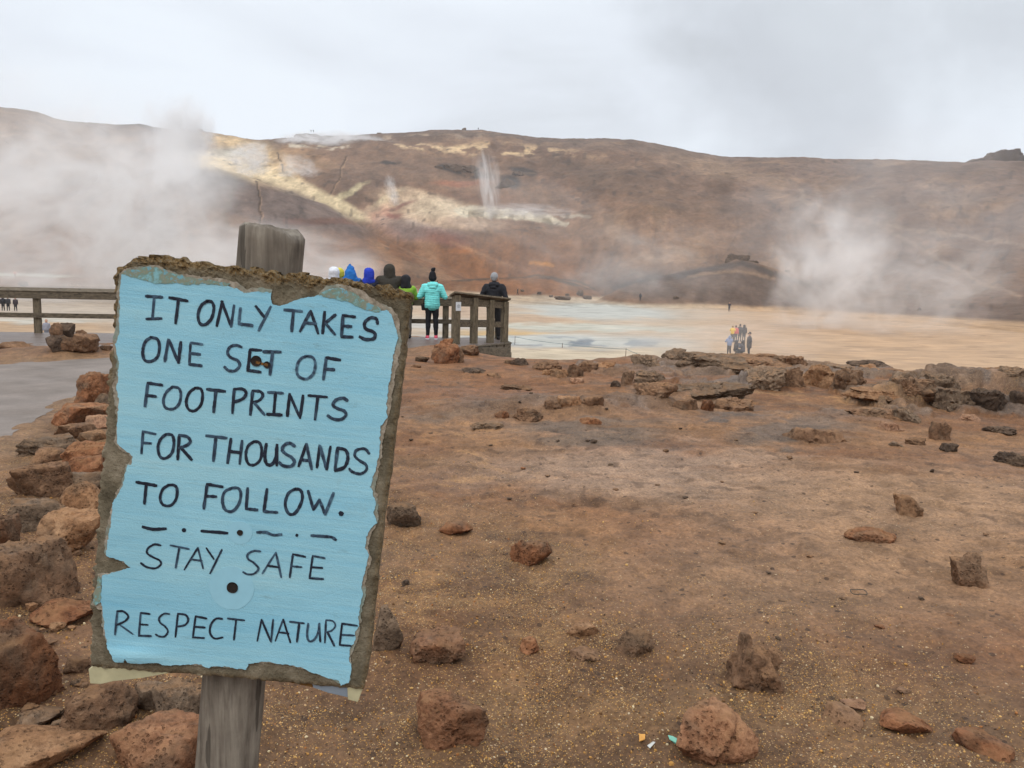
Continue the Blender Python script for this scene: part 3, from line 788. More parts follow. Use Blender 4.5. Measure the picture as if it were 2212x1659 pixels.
def concrete_mat():
    m, t, out = new_mat('weathered_board'); g = NT(t)
    v = g.n('ShaderNodeTexCoord').outputs['Object']
    n1 = g.noise(v, 22, 7, .65); n2 = g.noise(v, 190, 6, .75); n3 = g.noise(v, 7, 4, .6)
    c = g.ramp(g.rng(n1, .3, .7), [(0, A(92, 84, 68)), (.4, A(124, 114, 94)), (.75, A(150, 138, 116)), (1, A(172, 160, 138))])
    e = g.n('ShaderNodeAttribute', attribute_name='edge').outputs['Fac']       # moss and rot along the weathered top edge
    moss = g.ramp(g.rng(n2, .3, .7), [(0, A(40, 32, 22)), (.35, A(86, 70, 46)), (.55, A(148, 116, 70)), (.75, A(136, 130, 112)), (1, A(176, 164, 140))])
    c = g.mix(g.math('MULTIPLY', e, .92), c, moss)
    c = g.mix(g.math('MULTIPLY', g.math('GREATER_THAN', n2, .60), .5), c, A(66, 58, 44))
    c = g.mix(g.rng(n3, .52, .72, 0, .45), c, A(84, 72, 54))
    h = g.math('ADD', n2, g.math('MULTIPLY', n1, .8))
    g.bsdf(out, c, .95, g.bump(h, .9, .005), .15)
    return m
def make_board():
    left = [z1(246, 330), z1(248, 420), z1(228, 700), z1(206, 930), z1(186, 1200), z1(166, 1450), z1(150, 1600), z2(132, 400), z2(101, 700), z2(86, 1000), z2(70, 1312)]
    right = [z1(2085, 455), z1(2062, 700), z1(2042, 900), z1(2010, 1150), z1(1975, 1400), z1(1957, 1600), z2(1930, 250), z2(1895, 560), z2(1868, 820), z2(1848, 1000), z2(1826, 1230), z2(1785, 1455)]
    topl = [z1(246, 330), z1(268, 296), z1(300, 268), z1(350, 246), z1(400, 234), z1(470, 236), z1(700, 262), z1(1000, 302), z1(1300, 345), z1(1570, 378), z1(1850, 412), z1(2085, 455)]
    bot = [z2(70, 1312), z2(400, 1340), z2(800, 1366), z2(1150, 1396), z2(1450, 1422), z2(1785, 1455)]
    def res(P, n):
        P = np.array([on_sign(p) for p in P]); s = np.concatenate([[0], np.cumsum(np.linalg.norm(np.diff(P, axis=0), axis=1))]); u = np.linspace(0, s[-1], n)
        return np.stack([np.interp(u, s, P[:, k]) for k in range(3)], -1)
    nu, nv = 190, 270
    l, r_, tp, bt = res(left, nv), res(right, nv), res(topl, nu), res(bot, nu)
    u = np.linspace(0, 1, nu)[None, :, None]; v = np.linspace(0, 1, nv)[:, None, None]
    P = (1 - v) * tp[None] + v * bt[None] + (1 - u) * l[:, None] + u * r_[:, None] - ((1 - u) * (1 - v) * l[0] + u * (1 - v) * r_[0] + (1 - u) * v * l[-1] + u * v * r_[-1])
    U, W = np.broadcast_to(u[..., 0], (nv, nu)), np.broadcast_to(v[..., 0], (nv, nu))
    edge = np.minimum.reduce([U * .46, (1 - U) * .46, W * .65, (1 - W) * .65])
    eu = np.exp(-edge / .004)
    # crumbled outline
    jx, jz = fbm(P[..., 0] * 110, P[..., 2] * 110, 0, 3, 511), fbm(P[..., 0] * 110, P[..., 2] * 110, 7, 3, 512)
    topw = np.exp(-W * .65 / .03) + .6 * np.exp(-U * .46 / .02)
    P = P.copy()
    P[..., 0] += eu * jx * .0011 * (1 + 4 * topw); P[..., 2] += eu * jz * .0011 * (1 + 4 * topw)
    rough_ = fbm(P[..., 0] * 60, P[..., 2] * 60, 2, 4, 513)
    front = P.copy(); front[..., 1] += 0.0015 + .0012 * rough_ + .007 * np.exp(-edge / .003) * (.5 + .5 * jx) - .0045 * topw * np.clip(fbm(P[..., 0] * 190, P[..., 2] * 190, 4, 3, 514), -.3, 1) * sstep(.05, .0, W * .65)
    back = P.copy(); back[..., 1] = SY + .021
    V = np.concatenate([front.reshape(-1, 3), back.reshape(-1, 3)]); n = nu * nv
    F = [tuple(f) for f in grid_faces(nv, nu)] + [tuple(f[::-1] + n) for f in grid_faces(nv, nu)]
    ring = [i for i in range(nu)] + [j * nu + nu - 1 for j in range(1, nv)] + [(nv - 1) * nu + i for i in range(nu - 2, -1, -1)] + [j * nu for j in range(nv - 2, 0, -1)]
    for a, b in zip(ring, ring[1:] + ring[:1]): F.append((a, a + n, b + n, b))
    me = bpy.data.meshes.new('board'); me.from_pydata([tuple(map(float, q)) for q in V], [], F)
    bm = bmesh.new(); bm.from_mesh(me); bmesh.ops.recalc_face_normals(bm, faces=bm.faces); bm.to_mesh(me); bm.free()
    at_ = me.attributes.new('edge', 'FLOAT', 'POINT')
    ev = np.clip(sstep(.020, .005, W * .65 + .006 * fbm(P[..., 0] * 50, P[..., 2] * 50, 3, 3, 515)) + .8 * sstep(.012, .003, U * .46) * sstep(.45, .1, W) + .5 * sstep(.010, .002, (1 - U) * .46) + .4 * sstep(.012, .003, (1 - W) * .65), 0, 1).ravel()
    at_.data.foreach_set('value', np.concatenate([ev, ev]).astype(np.float32))
    return me
board = obj('board', make_board(), concrete_mat(), sign)

# torn sheets
OUT = [z1(*p) for p in ((283, 352), (300, 342), (345, 365), (400, 352), (450, 380), (490, 372), (500, 396), (560, 404), (640, 392), (720, 402), (800, 398), (880, 404), (940, 418), (1000, 440), (1040, 466), (1110, 456), (1215, 461), (1214, 500),
       (1226, 530), (1270, 545), (1320, 530), (1380, 502), (1450, 490), (1520, 478), (1542, 456), (1590, 436), (1640, 432), (1690, 452), (1712, 480), (1770, 500), (1800, 530), (1850, 552), (1880, 572), (1940, 574), (1964, 600), (1975, 650), (1990, 690), (2001, 740), (1986, 800), (1970, 870), (1965, 920), (1955, 1000), (1940, 1060), (1930, 1150), (1935, 1240), (1895, 1290), (1890, 1380), (1885, 1484))] + \
      [z2(*p) for p in ((1870, 60), (1850, 110), (1834, 180), (1850, 230), (1865, 300), (1850, 340), (1872, 402), (1830, 450), (1804, 500), (1800, 560), (1821, 620), (1805, 680), (1790, 740), (1772, 800), (1787, 850), (1768, 920), (1758, 1000), (1764, 1045), (1735, 1080), (1740, 1130), (1704, 1190), (1700, 1250), (1712, 1310), (1700, 1400), (1645, 1416), (1630, 1385), (1570, 1370), (1480, 1340), (1400, 1305), (1300, 1285), (1180, 1270), (1076, 1280), (1062, 1318), (1000, 1315), (930, 1300), (842, 1295), (830, 1306), (790, 1300), (780, 1286), (650, 1290), (540, 1287), (516, 1274), (400, 1276), (330, 1268), (314, 1240), (300, 1270), (255, 1266), (236, 1240), (205, 1190), (186, 1120), (175, 1030), (168, 950), (156, 900), (160, 800), (164, 736), (345, 684), (298, 650), (190, 612), (195, 560), (205, 480), (225, 360), (235, 280), (262, 230), (290, 180), (310, 100), (322, 45))] + \
      [z1(*p) for p in ((345, 1530), (356, 1482), (330, 1455), (290, 1430), (258, 1388), (258, 1290), (266, 1250), (262, 1180), (268, 1120), (250, 1050), (262, 1000), (268, 900), (250, 830), (248, 780), (268, 720), (270, 640), (276, 560), (268, 480), (276, 420))]
BACK = [z1(*p) for p in ((270, 345), (300, 312), (430, 296), (490, 285), (560, 318), (640, 345), (740, 352), (860, 372), (960, 388), (1000, 396), (1060, 440), (1150, 430), (1215, 440), (1205, 505), (1216, 540), (1270, 558), (1330, 546), (1400, 512), (1470, 496), (1515, 462), (1560, 420), (1650, 408), (1760, 440), (1850, 500), (1960, 560), (2000, 600), (2010, 660), (2030, 760), (2010, 860), (1985, 960), (1972, 1080), (1950, 1200), (1925, 1300), (1905, 1400), (1900, 1484))] + \
       [z2(*p) for p in ((1876, 100), (1862, 200), (1880, 300), (1880, 410), (1840, 470), (1815, 560), (1836, 640), (1800, 760), (1796, 860), (1775, 960), (1770, 1050), (1745, 1150), (1710, 1230), (1716, 1330), (1700, 1404), (1640, 1412), (1560, 1366), (1300, 1284), (1070, 1276), (1000, 1310), (540, 1284), (260, 1264), (200, 1190), (168, 1100), (155, 950), (100, 918), (128, 800), (138, 730), (250, 712), (345, 692), (270, 640), (180, 610), (175, 540), (190, 420), (215, 330), (240, 240), (275, 180), (300, 90), (310, 40))] + \
       [z1(*p) for p in ((320, 1530), (340, 1484), (300, 1452), (268, 1432), (236, 1390), (250, 1290), (244, 1150), (226, 1050), (250, 960), (246, 880), (226, 800), (240, 700), (256, 600), (256, 480), (262, 400))]
def torn(name, P, y0, mat, parent, seed, amp, holes=(), curl=None, step=.0017):
    P = np.array([on_sign(p, SY) for p in P])[:, [0, 2]]
    L = []
    for a, b in zip(P, np.roll(P, -1, 0)):
        n = max(1, int(np.hypot(*(b - a)) / step))
        for i in range(n): L.append(a + (b - a) * i / n)
    L = np.array(L)
    L = L + amp * np.stack([fbm(L[:, 0] * 160, L[:, 1] * 160, 0, 4, seed, .65), fbm(L[:, 0] * 160, L[:, 1] * 160, 9, 4, seed, .65)], -1)
    n = len(L)
    gx, gz = np.meshgrid(np.arange(L[:, 0].min(), L[:, 0].max(), .006), np.arange(L[:, 1].min(), L[:, 1].max(), .006))
    pts = np.stack([gx.ravel(), gz.ravel()], -1)
    pts = pts[poly_dist(pts[:, 0], pts[:, 1], P) < -.003]
    vs_, _, fs, *_r = delaunay_2d_cdt([Vector(p) for p in np.concatenate([L, pts])], [(i, (i + 1) % n) for i in range(n)], [], 1, 1e-6)
    V = np.array([tuple(v) for v in vs_])
    y = np.full(len(V), y0) + .00025 * fbm(V[:, 0] * 40, V[:, 1] * 40, 0, 3, seed + 5)
    if curl is not None: y = y - curl(V)
    F = [tuple(f) for f in fs]
    # a sheet with a thickness of its own
    nb = len(V); VV = np.concatenate([np.stack([V[:, 0], y, V[:, 1]], -1), np.stack([V[:, 0], np.minimum(y + .0009, y0 + .0012), V[:, 1]], -1)])
    ed = {}
    for f in F:
        for a, b in zip(f, f[1:] + f[:1]): ed[(a, b)] = 1
    FF = F + [tuple(i + nb for i in f[::-1]) for f in F] + [(b, a, a + nb, b + nb) for a, b in ed if (b, a) not in ed]
    return sign_part(name, VV, FF, mat, parent)
m_, t_, o_ = new_mat('torn_backing'); g_ = NT(t_)
v_ = g_.n('ShaderNodeTexCoord').outputs['Object']
c_ = g_.ramp(g_.rng(g_.noise(v_, 90, 6, .7), .3, .7), [(0, A(120, 108, 90)), (.5, A(160, 148, 130)), (1, A(196, 186, 170))])
c_ = g_.mix(g_.rng(g_.noise(v_, 16, 3), .5, .62, 0, .55), c_, A(128, 158, 150))
g_.bsdf(o_, c_, .95, g_.bump(g_.noise(v_, 140, 5, .7), .7, .002), .15)
backing = torn('backing', BACK, SY - .0003, m_, board, 521, .0022)
m_, t_, o_ = new_mat('blue_paint'); g_ = NT(t_)
v_ = g_.n('ShaderNodeTexCoord').outputs['Object']
rv = g_.mapping(v_, (1, 1, 1), (0, ang, 0))
stv = g_.mapping(rv, (5, 30, 130))
s1 = g_.noise(stv, 1.0, 6, .62); s2 = g_.noise(g_.mapping(rv, (1.4, 5, 7.5)), 1.0, 4, .55); s3 = g_.noise(v_, 420, 3, .6)
f_ = g_.math('ADD', g_.math('MULTIPLY', s1, .34), g_.math('MULTIPLY', s2, .66))
c_ = g_.ramp(g_.rng(f_, .33, .67), [(0, A(128, 188, 212, .94)), (.4, A(143, 196, 214, .94)), (.7, A(154, 202, 215, .94)), (1, A(168, 206, 214, .94))])
c_ = g_.mix(g_.rng(s3, .5, .8, 0, .12), c_, A(200, 224, 228, .94))
c_ = g_.mix(g_.rng(g_.noise(v_, 9, 6, .7), .60, .78, 0, .35), c_, A(150, 170, 160))
c_ = g_.mix(g_.math('MULTIPLY', g_.rng(g_.noise(g_.mapping(rv, (14, 20, 46)), 1.0, 7, .75), .60, .70), .35), c_, A(110, 118, 104))
c_ = g_.mix(1.0, c_, g_.ramp(g_.rng(g_.noise(v_, 3.2, 5, .6), .3, .7), [(0, (.90, .92, .92)), (1, (1.05, 1.04, 1.03))]), 'MULTIPLY')
g_.bsdf(o_, c_, .8, g_.bump(g_.math('ADD', s1, s3), .6, .0012), .2)
cl0 = on_sign(z2(230, 1235))
def curl_(V):
    a = np.exp(-((V[:, 0] - cl0[0] - .03) / .05) ** 2 - ((V[:, 1] - cl0[2]) / .016) ** 2) * .006
    return a
paint = torn('painted_sheet', OUT, SY - .0018, m_, board, 531, .0016, curl=curl_)
m_, t_, o_ = new_mat('thin_blue_wash'); g_ = NT(t_)
v_ = g_.n('ShaderNodeTexCoord').outputs['Object']
c_ = g_.ramp(g_.rng(g_.noise(v_, 60, 6, .72), .38, .62), [(0, A(140, 190, 196)), (.4, A(126, 152, 140)), (.7, A(148, 146, 122)), (1, A(120, 176, 190))])
g_.bsdf(o_, c_, .9, g_.bump(g_.noise(v_, 120, 5), .5, .0015), .15)
for P in ([z1(*p) for p in ((290, 350), (310, 325), (430, 305), (500, 302), (600, 340), (720, 370), (860, 388), (960, 410), (940, 425), (840, 408), (720, 410), (600, 404), (500, 402), (440, 388), (350, 372))],
          [z1(*p) for p in ((1520, 470), (1560, 445), (1640, 436), (1730, 462), (1800, 512), (1900, 565), (1880, 590), (1780, 560), (1700, 520), (1600, 500), (1540, 490))],
          [z2(*p) for p in ((140, 735), (160, 742), (156, 900), (118, 916), (104, 900), (126, 810))]):
    torn('wash', P, SY - .0024, m_, board, 541, .0018)

# the lettering, stroke by stroke
ST = []      # (zoom, points, width factor, smooth)
LINES = []
def W1(*s): LINES.append(len(ST)); ST.extend((z1, list(p), 1.0) for p in s)
def W2(*s): LINES.append(len(ST)); ST.extend((z2, list(p), 1.0) for p in s)
W1([(437, 483), (540, 490)], [(490, 487), (478, 622)], [(440, 625), (535, 622)], [(583, 492), (697, 513)], [(640, 505), (622, 652)],
   [(825, 513), (785, 538), (762, 595), (772, 650), (805, 660), (845, 622), (860, 560), (848, 520), (812, 514)],
   [(912, 515), (878, 668)], [(908, 515), (967, 672)], [(967, 672), (985, 540)], [(1025, 557), (1015, 655)], [(1015, 655), (1100, 666)], [(1120, 545), (1172, 612)], [(1213, 548), (1138, 697)],
   [(1297, 568), (1408, 578)], [(1354, 572), (1343, 702)], [(1462, 575), (1395, 702)], [(1462, 575), (1508, 716)], [(1422, 648), (1495, 655)], [(1548, 580), (1535, 715)], [(1616, 598), (1550, 652)], [(1552, 650), (1612, 722)],
   [(1662, 600), (1652, 733)], [(1660, 602), (1738, 612)], [(1657, 668), (1714, 672)], [(1652, 735), (1722, 738)], [(1876, 655), (1868, 624), (1832, 618), (1797, 648), (1802, 685), (1846, 703), (1862, 722), (1850, 748), (1802, 752), (1765, 735)])
W1([(470, 738), (432, 770), (418, 830), (430, 880), (470, 888), (510, 860), (522, 800), (510, 752), (466, 738)], [(578, 752), (555, 888)], [(582, 758), (640, 895)], [(640, 897), (655, 768)],
   [(715, 778), (707, 905)], [(715, 773), (790, 783)], [(712, 838), (775, 845)], [(706, 906), (785, 916)], [(1033, 800), (1000, 788), (962, 798), (945, 830), (962, 862), (1008, 884), (1020, 915), (992, 946), (952, 945), (925, 922)],
   [(1086, 815), (1070, 948)], [(1086, 815), (1155, 820)], [(1078, 882), (1122, 880)], [(1070, 944), (1150, 955)], [(1167, 828), (1275, 830)], [(1225, 832), (1208, 970)],
   [(1440, 855), (1400, 872), (1376, 920), (1382, 975), (1428, 998), (1474, 970), (1490, 910), (1476, 866), (1436, 855)], [(1558, 865), (1540, 1001)], [(1560, 866), (1645, 880)], [(1550, 936), (1608, 940)])
W1([(450, 1024), (432, 1168)], [(448, 1022), (540, 1036)], [(440, 1100), (500, 1106)], [(605, 1045), (565, 1080), (546, 1130), (560, 1176), (608, 1184), (644, 1150), (655, 1095), (642, 1056), (602, 1046)],
   [(745, 1052), (706, 1085), (688, 1140), (702, 1185), (738, 1196), (778, 1160), (790, 1100), (778, 1060), (742, 1053)], [(817, 1062), (930, 1075)], [(874, 1068), (858, 1203)],
   [(986, 1062), (975, 1210)], [(986, 1060), (1038, 1060), (1060, 1085), (1040, 1120), (982, 1142)], [(1101, 1070), (1086, 1220)], [(1100, 1070), (1148, 1076), (1164, 1100), (1142, 1130), (1096, 1146)], [(1112, 1146), (1174, 1220)],
   [(1195, 1080), (1290, 1086)], [(1243, 1085), (1232, 1214)], [(1190, 1216), (1282, 1221)], [(1330, 1090), (1316, 1228)], [(1330, 1092), (1394, 1238)], [(1395, 1240), (1414, 1100)], [(1446, 1100), (1563, 1110)], [(1506, 1105), (1488, 1250)],
   [(1690, 1132), (1660, 1116), (1616, 1130), (1600, 1160), (1626, 1180), (1668, 1196), (1680, 1222), (1650, 1248), (1602, 1246), (1566, 1225)])
W1([(420, 1322), (410, 1460)], [(420, 1324), (498, 1340)], [(414, 1394), (470, 1398)], [(565, 1340), (530, 1370), (513, 1420), (525, 1478), (560, 1490), (600, 1455), (612, 1390), (600, 1347), (562, 1340)],
   [(645, 1346), (635, 1498)], [(645, 1346), (694, 1356), (714, 1385), (690, 1410), (642, 1426)], [(656, 1426), (722, 1500)], [(812, 1350), (940, 1365)], [(873, 1358), (857, 1507)],
   [(966, 1368), (945, 1520)], [(1035, 1380), (1020, 1525)], [(956, 1446), (1026, 1456)], [(1110, 1385), (1072, 1415), (1058, 1470), (1074, 1524), (1114, 1530), (1150, 1494), (1156, 1430), (1140, 1392), (1106, 1386)],
   [(1186, 1400), (1176, 1470), (1186, 1522), (1216, 1530), (1244, 1490), (1252, 1405)], [(1251, 1450), (1250, 1535)], [(1363, 1416), (1330, 1396), (1296, 1410), (1285, 1440), (1308, 1464), (1344, 1486), (1360, 1515), (1336, 1540), (1290, 1536), (1266, 1515)],
   [(1435, 1400), (1386, 1540)], [(1435, 1400), (1467, 1558)], [(1406, 1500), (1460, 1506)], [(1517, 1410), (1500, 1548)], [(1518, 1412), (1560, 1558)], [(1560, 1560), (1584, 1416)],
   [(1628, 1426), (1612, 1565)], [(1628, 1426), (1678, 1440), (1692, 1490), (1670, 1545), (1612, 1567)], [(1825, 1462), (1796, 1432), (1746, 1440), (1735, 1475), (1764, 1504), (1804, 1530), (1806, 1564), (1770, 1587), (1722, 1576), (1700, 1555)])
W2([(378, 153), (503, 175)], [(440, 168), (428, 288)], [(580, 170), (541, 200), (526, 255), (546, 294), (590, 298), (624, 260), (632, 202), (615, 173), (576, 171)], [(818, 165), (797, 318)], [(818, 166), (915, 182)], [(812, 240), (875, 243)],
   [(970, 190), (926, 215), (913, 270), (930, 324), (974, 334), (1014, 290), (1027, 226), (1010, 191), (966, 190)], [(1070, 190), (1060, 318)], [(1060, 318), (1130, 326)], [(1190, 195), (1170, 335)], [(1170, 335), (1255, 341)],
   [(1365, 195), (1321, 225), (1303, 290), (1320, 344), (1355, 352), (1390, 310), (1410, 246), (1396, 202), (1361, 196)], [(1445, 206), (1478, 325)], [(1478, 325), (1516, 262)], [(1516, 262), (1551, 354)], [(1551, 354), (1603, 220)],
   [(418, 430), (480, 445), (562, 442)], [(782, 457), (850, 462), (945, 470)], [(1128, 465), (1180, 465), (1230, 482), (1280, 478)], [(1465, 485), (1540, 490), (1590, 495), (1618, 512)])
THIN = len(ST)
W2([(530, 545), (490, 540), (451, 564), (446, 595), (484, 620), (524, 640), (530, 665), (496, 688), (442, 680), (406, 655)], [(590, 545), (705, 568)], [(645, 560), (623, 685)], [(760, 560), (676, 697)], [(760, 560), (793, 690)], [(714, 632), (786, 642)], [(813, 562), (860, 632)], [(910, 572), (836, 720)],
   [(1150, 583), (1110, 580), (1071, 600), (1073, 630), (1108, 654), (1137, 690), (1110, 721), (1070, 725), (1041, 711)], [(1245, 590), (1161, 720)], [(1245, 590), (1278, 744)], [(1196, 672), (1264, 682)], [(1351, 600), (1331, 745)], [(1350, 600), (1428, 617)], [(1342, 675), (1405, 681)], [(1474, 610), (1454, 750)], [(1473, 611), (1550, 626)], [(1464, 681), (1535, 686)], [(1453, 749), (1540, 755)])
W2([(260, 955), (246, 1100)], [(258, 955), (298, 956), (328, 985), (310, 1014), (256, 1041)], [(270, 1036), (358, 1098)], [(405, 965), (394, 1110)], [(405, 965), (463, 972)], [(401, 1036), (450, 1040)], [(394, 1106), (470, 1109)],
   [(585, 972), (551, 970), (521, 995), (526, 1025), (558, 1050), (574, 1080), (555, 1110), (522, 1111), (498, 1098)], [(636, 970), (621, 1115)], [(636, 970), (684, 978), (700, 1010), (680, 1040), (632, 1051)], [(746, 985), (729, 1120)], [(745, 986), (815, 1000)], [(739, 1051), (805, 1056)], [(728, 1116), (800, 1121)],
   [(912, 1002), (872, 1002), (841, 1040), (836, 1090), (864, 1124), (915, 1118)], [(946, 1000), (1050, 1012)], [(998, 1008), (984, 1133)], [(1156, 1006), (1129, 1140)], [(1156, 1006), (1214, 1144)], [(1215, 1145), (1228, 1006)], [(1290, 1005), (1241, 1140)], [(1290, 1005), (1335, 1150)], [(1266, 1086), (1325, 1093)],
   [(1331, 1020), (1420, 1030)], [(1390, 1028), (1376, 1145)], [(1446, 1030), (1439, 1100), (1452, 1140), (1484, 1130), (1509, 1080), (1515, 1030)], [(1513, 1040), (1521, 1145)], [(1556, 1010), (1549, 1150)], [(1556, 1010), (1598, 1016), (1614, 1045), (1590, 1075), (1551, 1086)], [(1566, 1086), (1608, 1170)],
   [(1656, 1030), (1641, 1165)], [(1656, 1031), (1750, 1045)], [(1646, 1101), (1732, 1106)], [(1641, 1165), (1712, 1170)])
def smooth_line(P):
    P = np.array(P, float)
    if len(P) < 3:
        n = 10; t = np.linspace(0, 1, n)[:, None]; return P[0] + (P[1] - P[0]) * t
    Q = np.concatenate([[2 * P[0] - P[1]], P, [2 * P[-1] - P[-2]]]); out = []
    for i in range(1, len(Q) - 2):
        for t in np.linspace(0, 1, 7)[:-1]:
            a, b, c, d = Q[i - 1], Q[i], Q[i + 1], Q[i + 2]
            out.append(.5 * (2 * b + (c - a) * t + (2 * a - 5 * b + 4 * c - d) * t * t + (3 * b - a - 3 * c + d) * t ** 3))
    return np.array(out + [P[-1]])
LV, LF, LS = [], [], []
def flat_at(p, lift): return on_sign(p, SY - lift)
def stroke(si):
    zf, P, wf = ST[si]
    line = smooth_line(P)
    Q = np.array([on_sign(zf(*p)) for p in line])
    hw = (.0025 if si < THIN else .00175) * (1 + .16 * float(vnoise(si * 3.7, .5, 0, 551)))
    lift = .0024 + .00006 * (si % 6)
    sh = .5 + .5 * float(vnoise(si * 1.9, .3, 0, 552))
    n = len(Q); d = np.gradient(Q, axis=0); d /= np.linalg.norm(d, axis=1)[:, None] + 1e-9
    nrm = np.stack([-d[:, 2], 0 * d[:, 0], d[:, 0]], -1)
    cap = np.array([1.0] * n); cap[0] = cap[-1] = .72
    ww = hw * cap * (1 + .14 * vnoise(np.arange(n) * .9, si, 0, 553))
    ext = Q.copy(); ext[0] -= d[0] * hw * .5; ext[-1] += d[-1] * hw * .5
    o = len(LV)
    for k in range(n):
        for s in (-1, -.45, .45, 1):
            v = ext[k] + nrm[k] * ww[k] * (s + .08 * float(vnoise(k * 1.3, s * 5, si, 554)))
            LV.append((v[0], SY - lift - (.00015 if abs(s) < .9 else 0), v[2])); LS.append(sh if abs(s) > .9 or k in (0, n - 1) else sh * .55 + .45 * (.5 + .5 * float(vnoise(k * .7, si * 2.2, 0, 555))))
    for k in range(n - 1):
        for s in range(3): LF.append((o + k * 4 + s, o + k * 4 + s + 1, o + k * 4 + 5 + s, o + k * 4 + 4 + s))
def disc(zf, c, r, lift, sh, seg=18, wob=.12):
    cc = on_sign(zf(*c)); o = len(LV)
    LV.append((cc[0], SY - lift, cc[2])); LS.append(sh)
    for k in range(seg):
        a = 2 * math.pi * k / seg; q = r * (1 + wob * float(vnoise(a * 2, r * 900, 0, 556)))
        LV.append((cc[0] + q * math.cos(a), SY - lift, cc[2] + q * math.sin(a))); LS.append(sh)
    for k in range(seg): LF.append((o, o + 1 + k, o + 1 + (k + 1) % seg))
m_, t_, o_ = new_mat('marker_ink'); g_ = NT(t_)
v_ = g_.n('ShaderNodeTexCoord').outputs['Object']
ls = g_.n('ShaderNodeAttribute', attribute_name='wear').outputs['Fac']
f_ = g_.math('ADD', g_.math('MULTIPLY', ls, .75), g_.math('MULTIPLY', g_.noise(v_, 190, 5, .7), .42))
c_ = g_.ramp(f_, [(.25, A(22, 24, 36)), (.55, A(34, 42, 58)), (.8, A(66, 90, 110)), (1, A(104, 146, 166))])
g_.bsdf(o_, c_, .55, None, .3)
def write_line(k0, k1, dots=()):
    """One line of the hand lettering as one part."""
    global LV, LF, LS
    LV, LF, LS = [], [], []
    for si in range(k0, k1): stroke(si)
    for c, r in dots: disc(z2, c, r, .0025, .3)
    me = bpy.data.meshes.new('lettering'); me.from_pydata([tuple(map(float, v)) for v in LV], [], LF)
    bm = bmesh.new(); bm.from_mesh(me)
    for f in bm.faces:
        if f.normal.y > 0: f.normal_flip()
    bm.to_mesh(me); bm.free()
    a_ = me.attributes.new('wear', 'FLOAT', 'POINT'); a_.data.foreach_set('value', np.array(LS, np.float32))
    obj('lettering', me, m_, board)
LINES.append(len(ST))
for i_ in range(len(LINES) - 1):
    write_line(LINES[i_], LINES[i_ + 1], {4: (((1650, 348), .0042), ((673, 451), .0036), ((1375, 483), .0026)), 6: (((492, 1185), .0015),)}.get(i_, ()))

# faded round patches with the bolt holes in them
def round_plate(name, zf, c, r, y_front, depth, mat, parent, seg=30, wob=.06, dish=0.0):
    cc = on_sign(zf(*c)); V, F = [], []
    ring = lambda rr, y: [(cc[0] + rr * (1 + wob * float(vnoise(k * .6, rr * 700, 0, 561))) * math.cos(2 * math.pi * k / seg), y, cc[2] + rr * (1 + wob * float(vnoise(k * .6, rr * 700, 0, 561))) * math.sin(2 * math.pi * k / seg)) for k in range(seg)]
    V += ring(r, y_front + depth) + ring(r, y_front) + ring(r * .7, y_front + dish) + [(cc[0], y_front + dish * 1.3, cc[2])]
    for a in (0, seg):
        for k in range(seg): F.append((a + k, a + (k + 1) % seg, a + seg + (k + 1) % seg, a + seg + k))
    for k in range(seg): F.append((2 * seg + k, 2 * seg + (k + 1) % seg, 3 * seg))
    return sign_part(name, V, F, mat, parent)
PATCH = plain_mat('faded_paint', A(147, 196, 212, .93), .8, .03, 60)
HOLE = plain_mat('bolt_rust', A(38, 30, 24), .8, .5, 240)
RUST = plain_mat('rust', A(120, 84, 42), .9, .4, 200)
round_plate('faded_patch', z2, (970, 812), .0365, SY - .0022, .0003, PATCH, board, 40, .03)
round_plate('faded_patch', z2, (1022, 467), .0195, SY - .0022, .0003, PATCH, board, 30, .04)
for zf, c, r in ((z2, (975, 808), .0092), (z2, (1022, 467), .0048), (z1, (1123, 886), .0085), (z1, (1190, 910), .0055)):
    b_ = round_plate('bolt', zf, c, r, SY - .0034, .004, HOLE, board, 20, .05, .0006)
a0, a1 = on_sign(z1(1120, 893)), on_sign(z1(1195, 912))
MBs = MB().bar((a0[0], SY - .0027, a0[2]), (a1[0], SY - .0027, a1[2]), .0006, .0042, (0, 0, 1))
obj('rust_streak', MBs.mesh('rust_streak'), RUST, board)

# what is left of a second sheet, poking out below the board
CREAM = plain_mat('yellowed_foam', A(186, 178, 142, .9), .85, .14, 40, .002)
GREY = plain_mat('grey_film', A(140, 150, 160), .6, .1, 30)
def slab(name, P, y0, y1, mat):
    n = len(P); a = [on_sign(p, SY) for p in P]
    V = [(q[0], y0, q[2]) for q in a] + [(q[0], y1, q[2]) for q in a]
    F = [tuple(range(n)), tuple(range(2 * n - 1, n - 1, -1))] + [(i, (i + 1) % n, (i + 1) % n + n, i + n) for i in range(n)]
    mb = MB().add(V, F)
    return obj(name, mb.mesh(name, .0012, False), mat, board)
slab('torn_foam', [z2(*p) for p in ((64, 1330), (110, 1300), (620, 1340), (580, 1352), (400, 1386), (220, 1406), (140, 1424), (75, 1420))], SY + .006, SY + .018, CREAM)
slab('torn_foam', [z2(*p) for p in ((1680, 1420), (1786, 1440), (1768, 1480), (1748, 1536), (1685, 1520))], SY + .006, SY + .016, CREAM)
slab('torn_film', [z2(*p) for p in ((1450, 1395), (1695, 1430), (1692, 1512), (1560, 1482), (1468, 1450))], SY + .008, SY + .015, GREY)
slab('torn_foam', [z2(*p) for p in ((1200, 1385), (1465, 1405), (1462, 1452), (1330, 1424))], SY + .010, SY + .018, RUST)

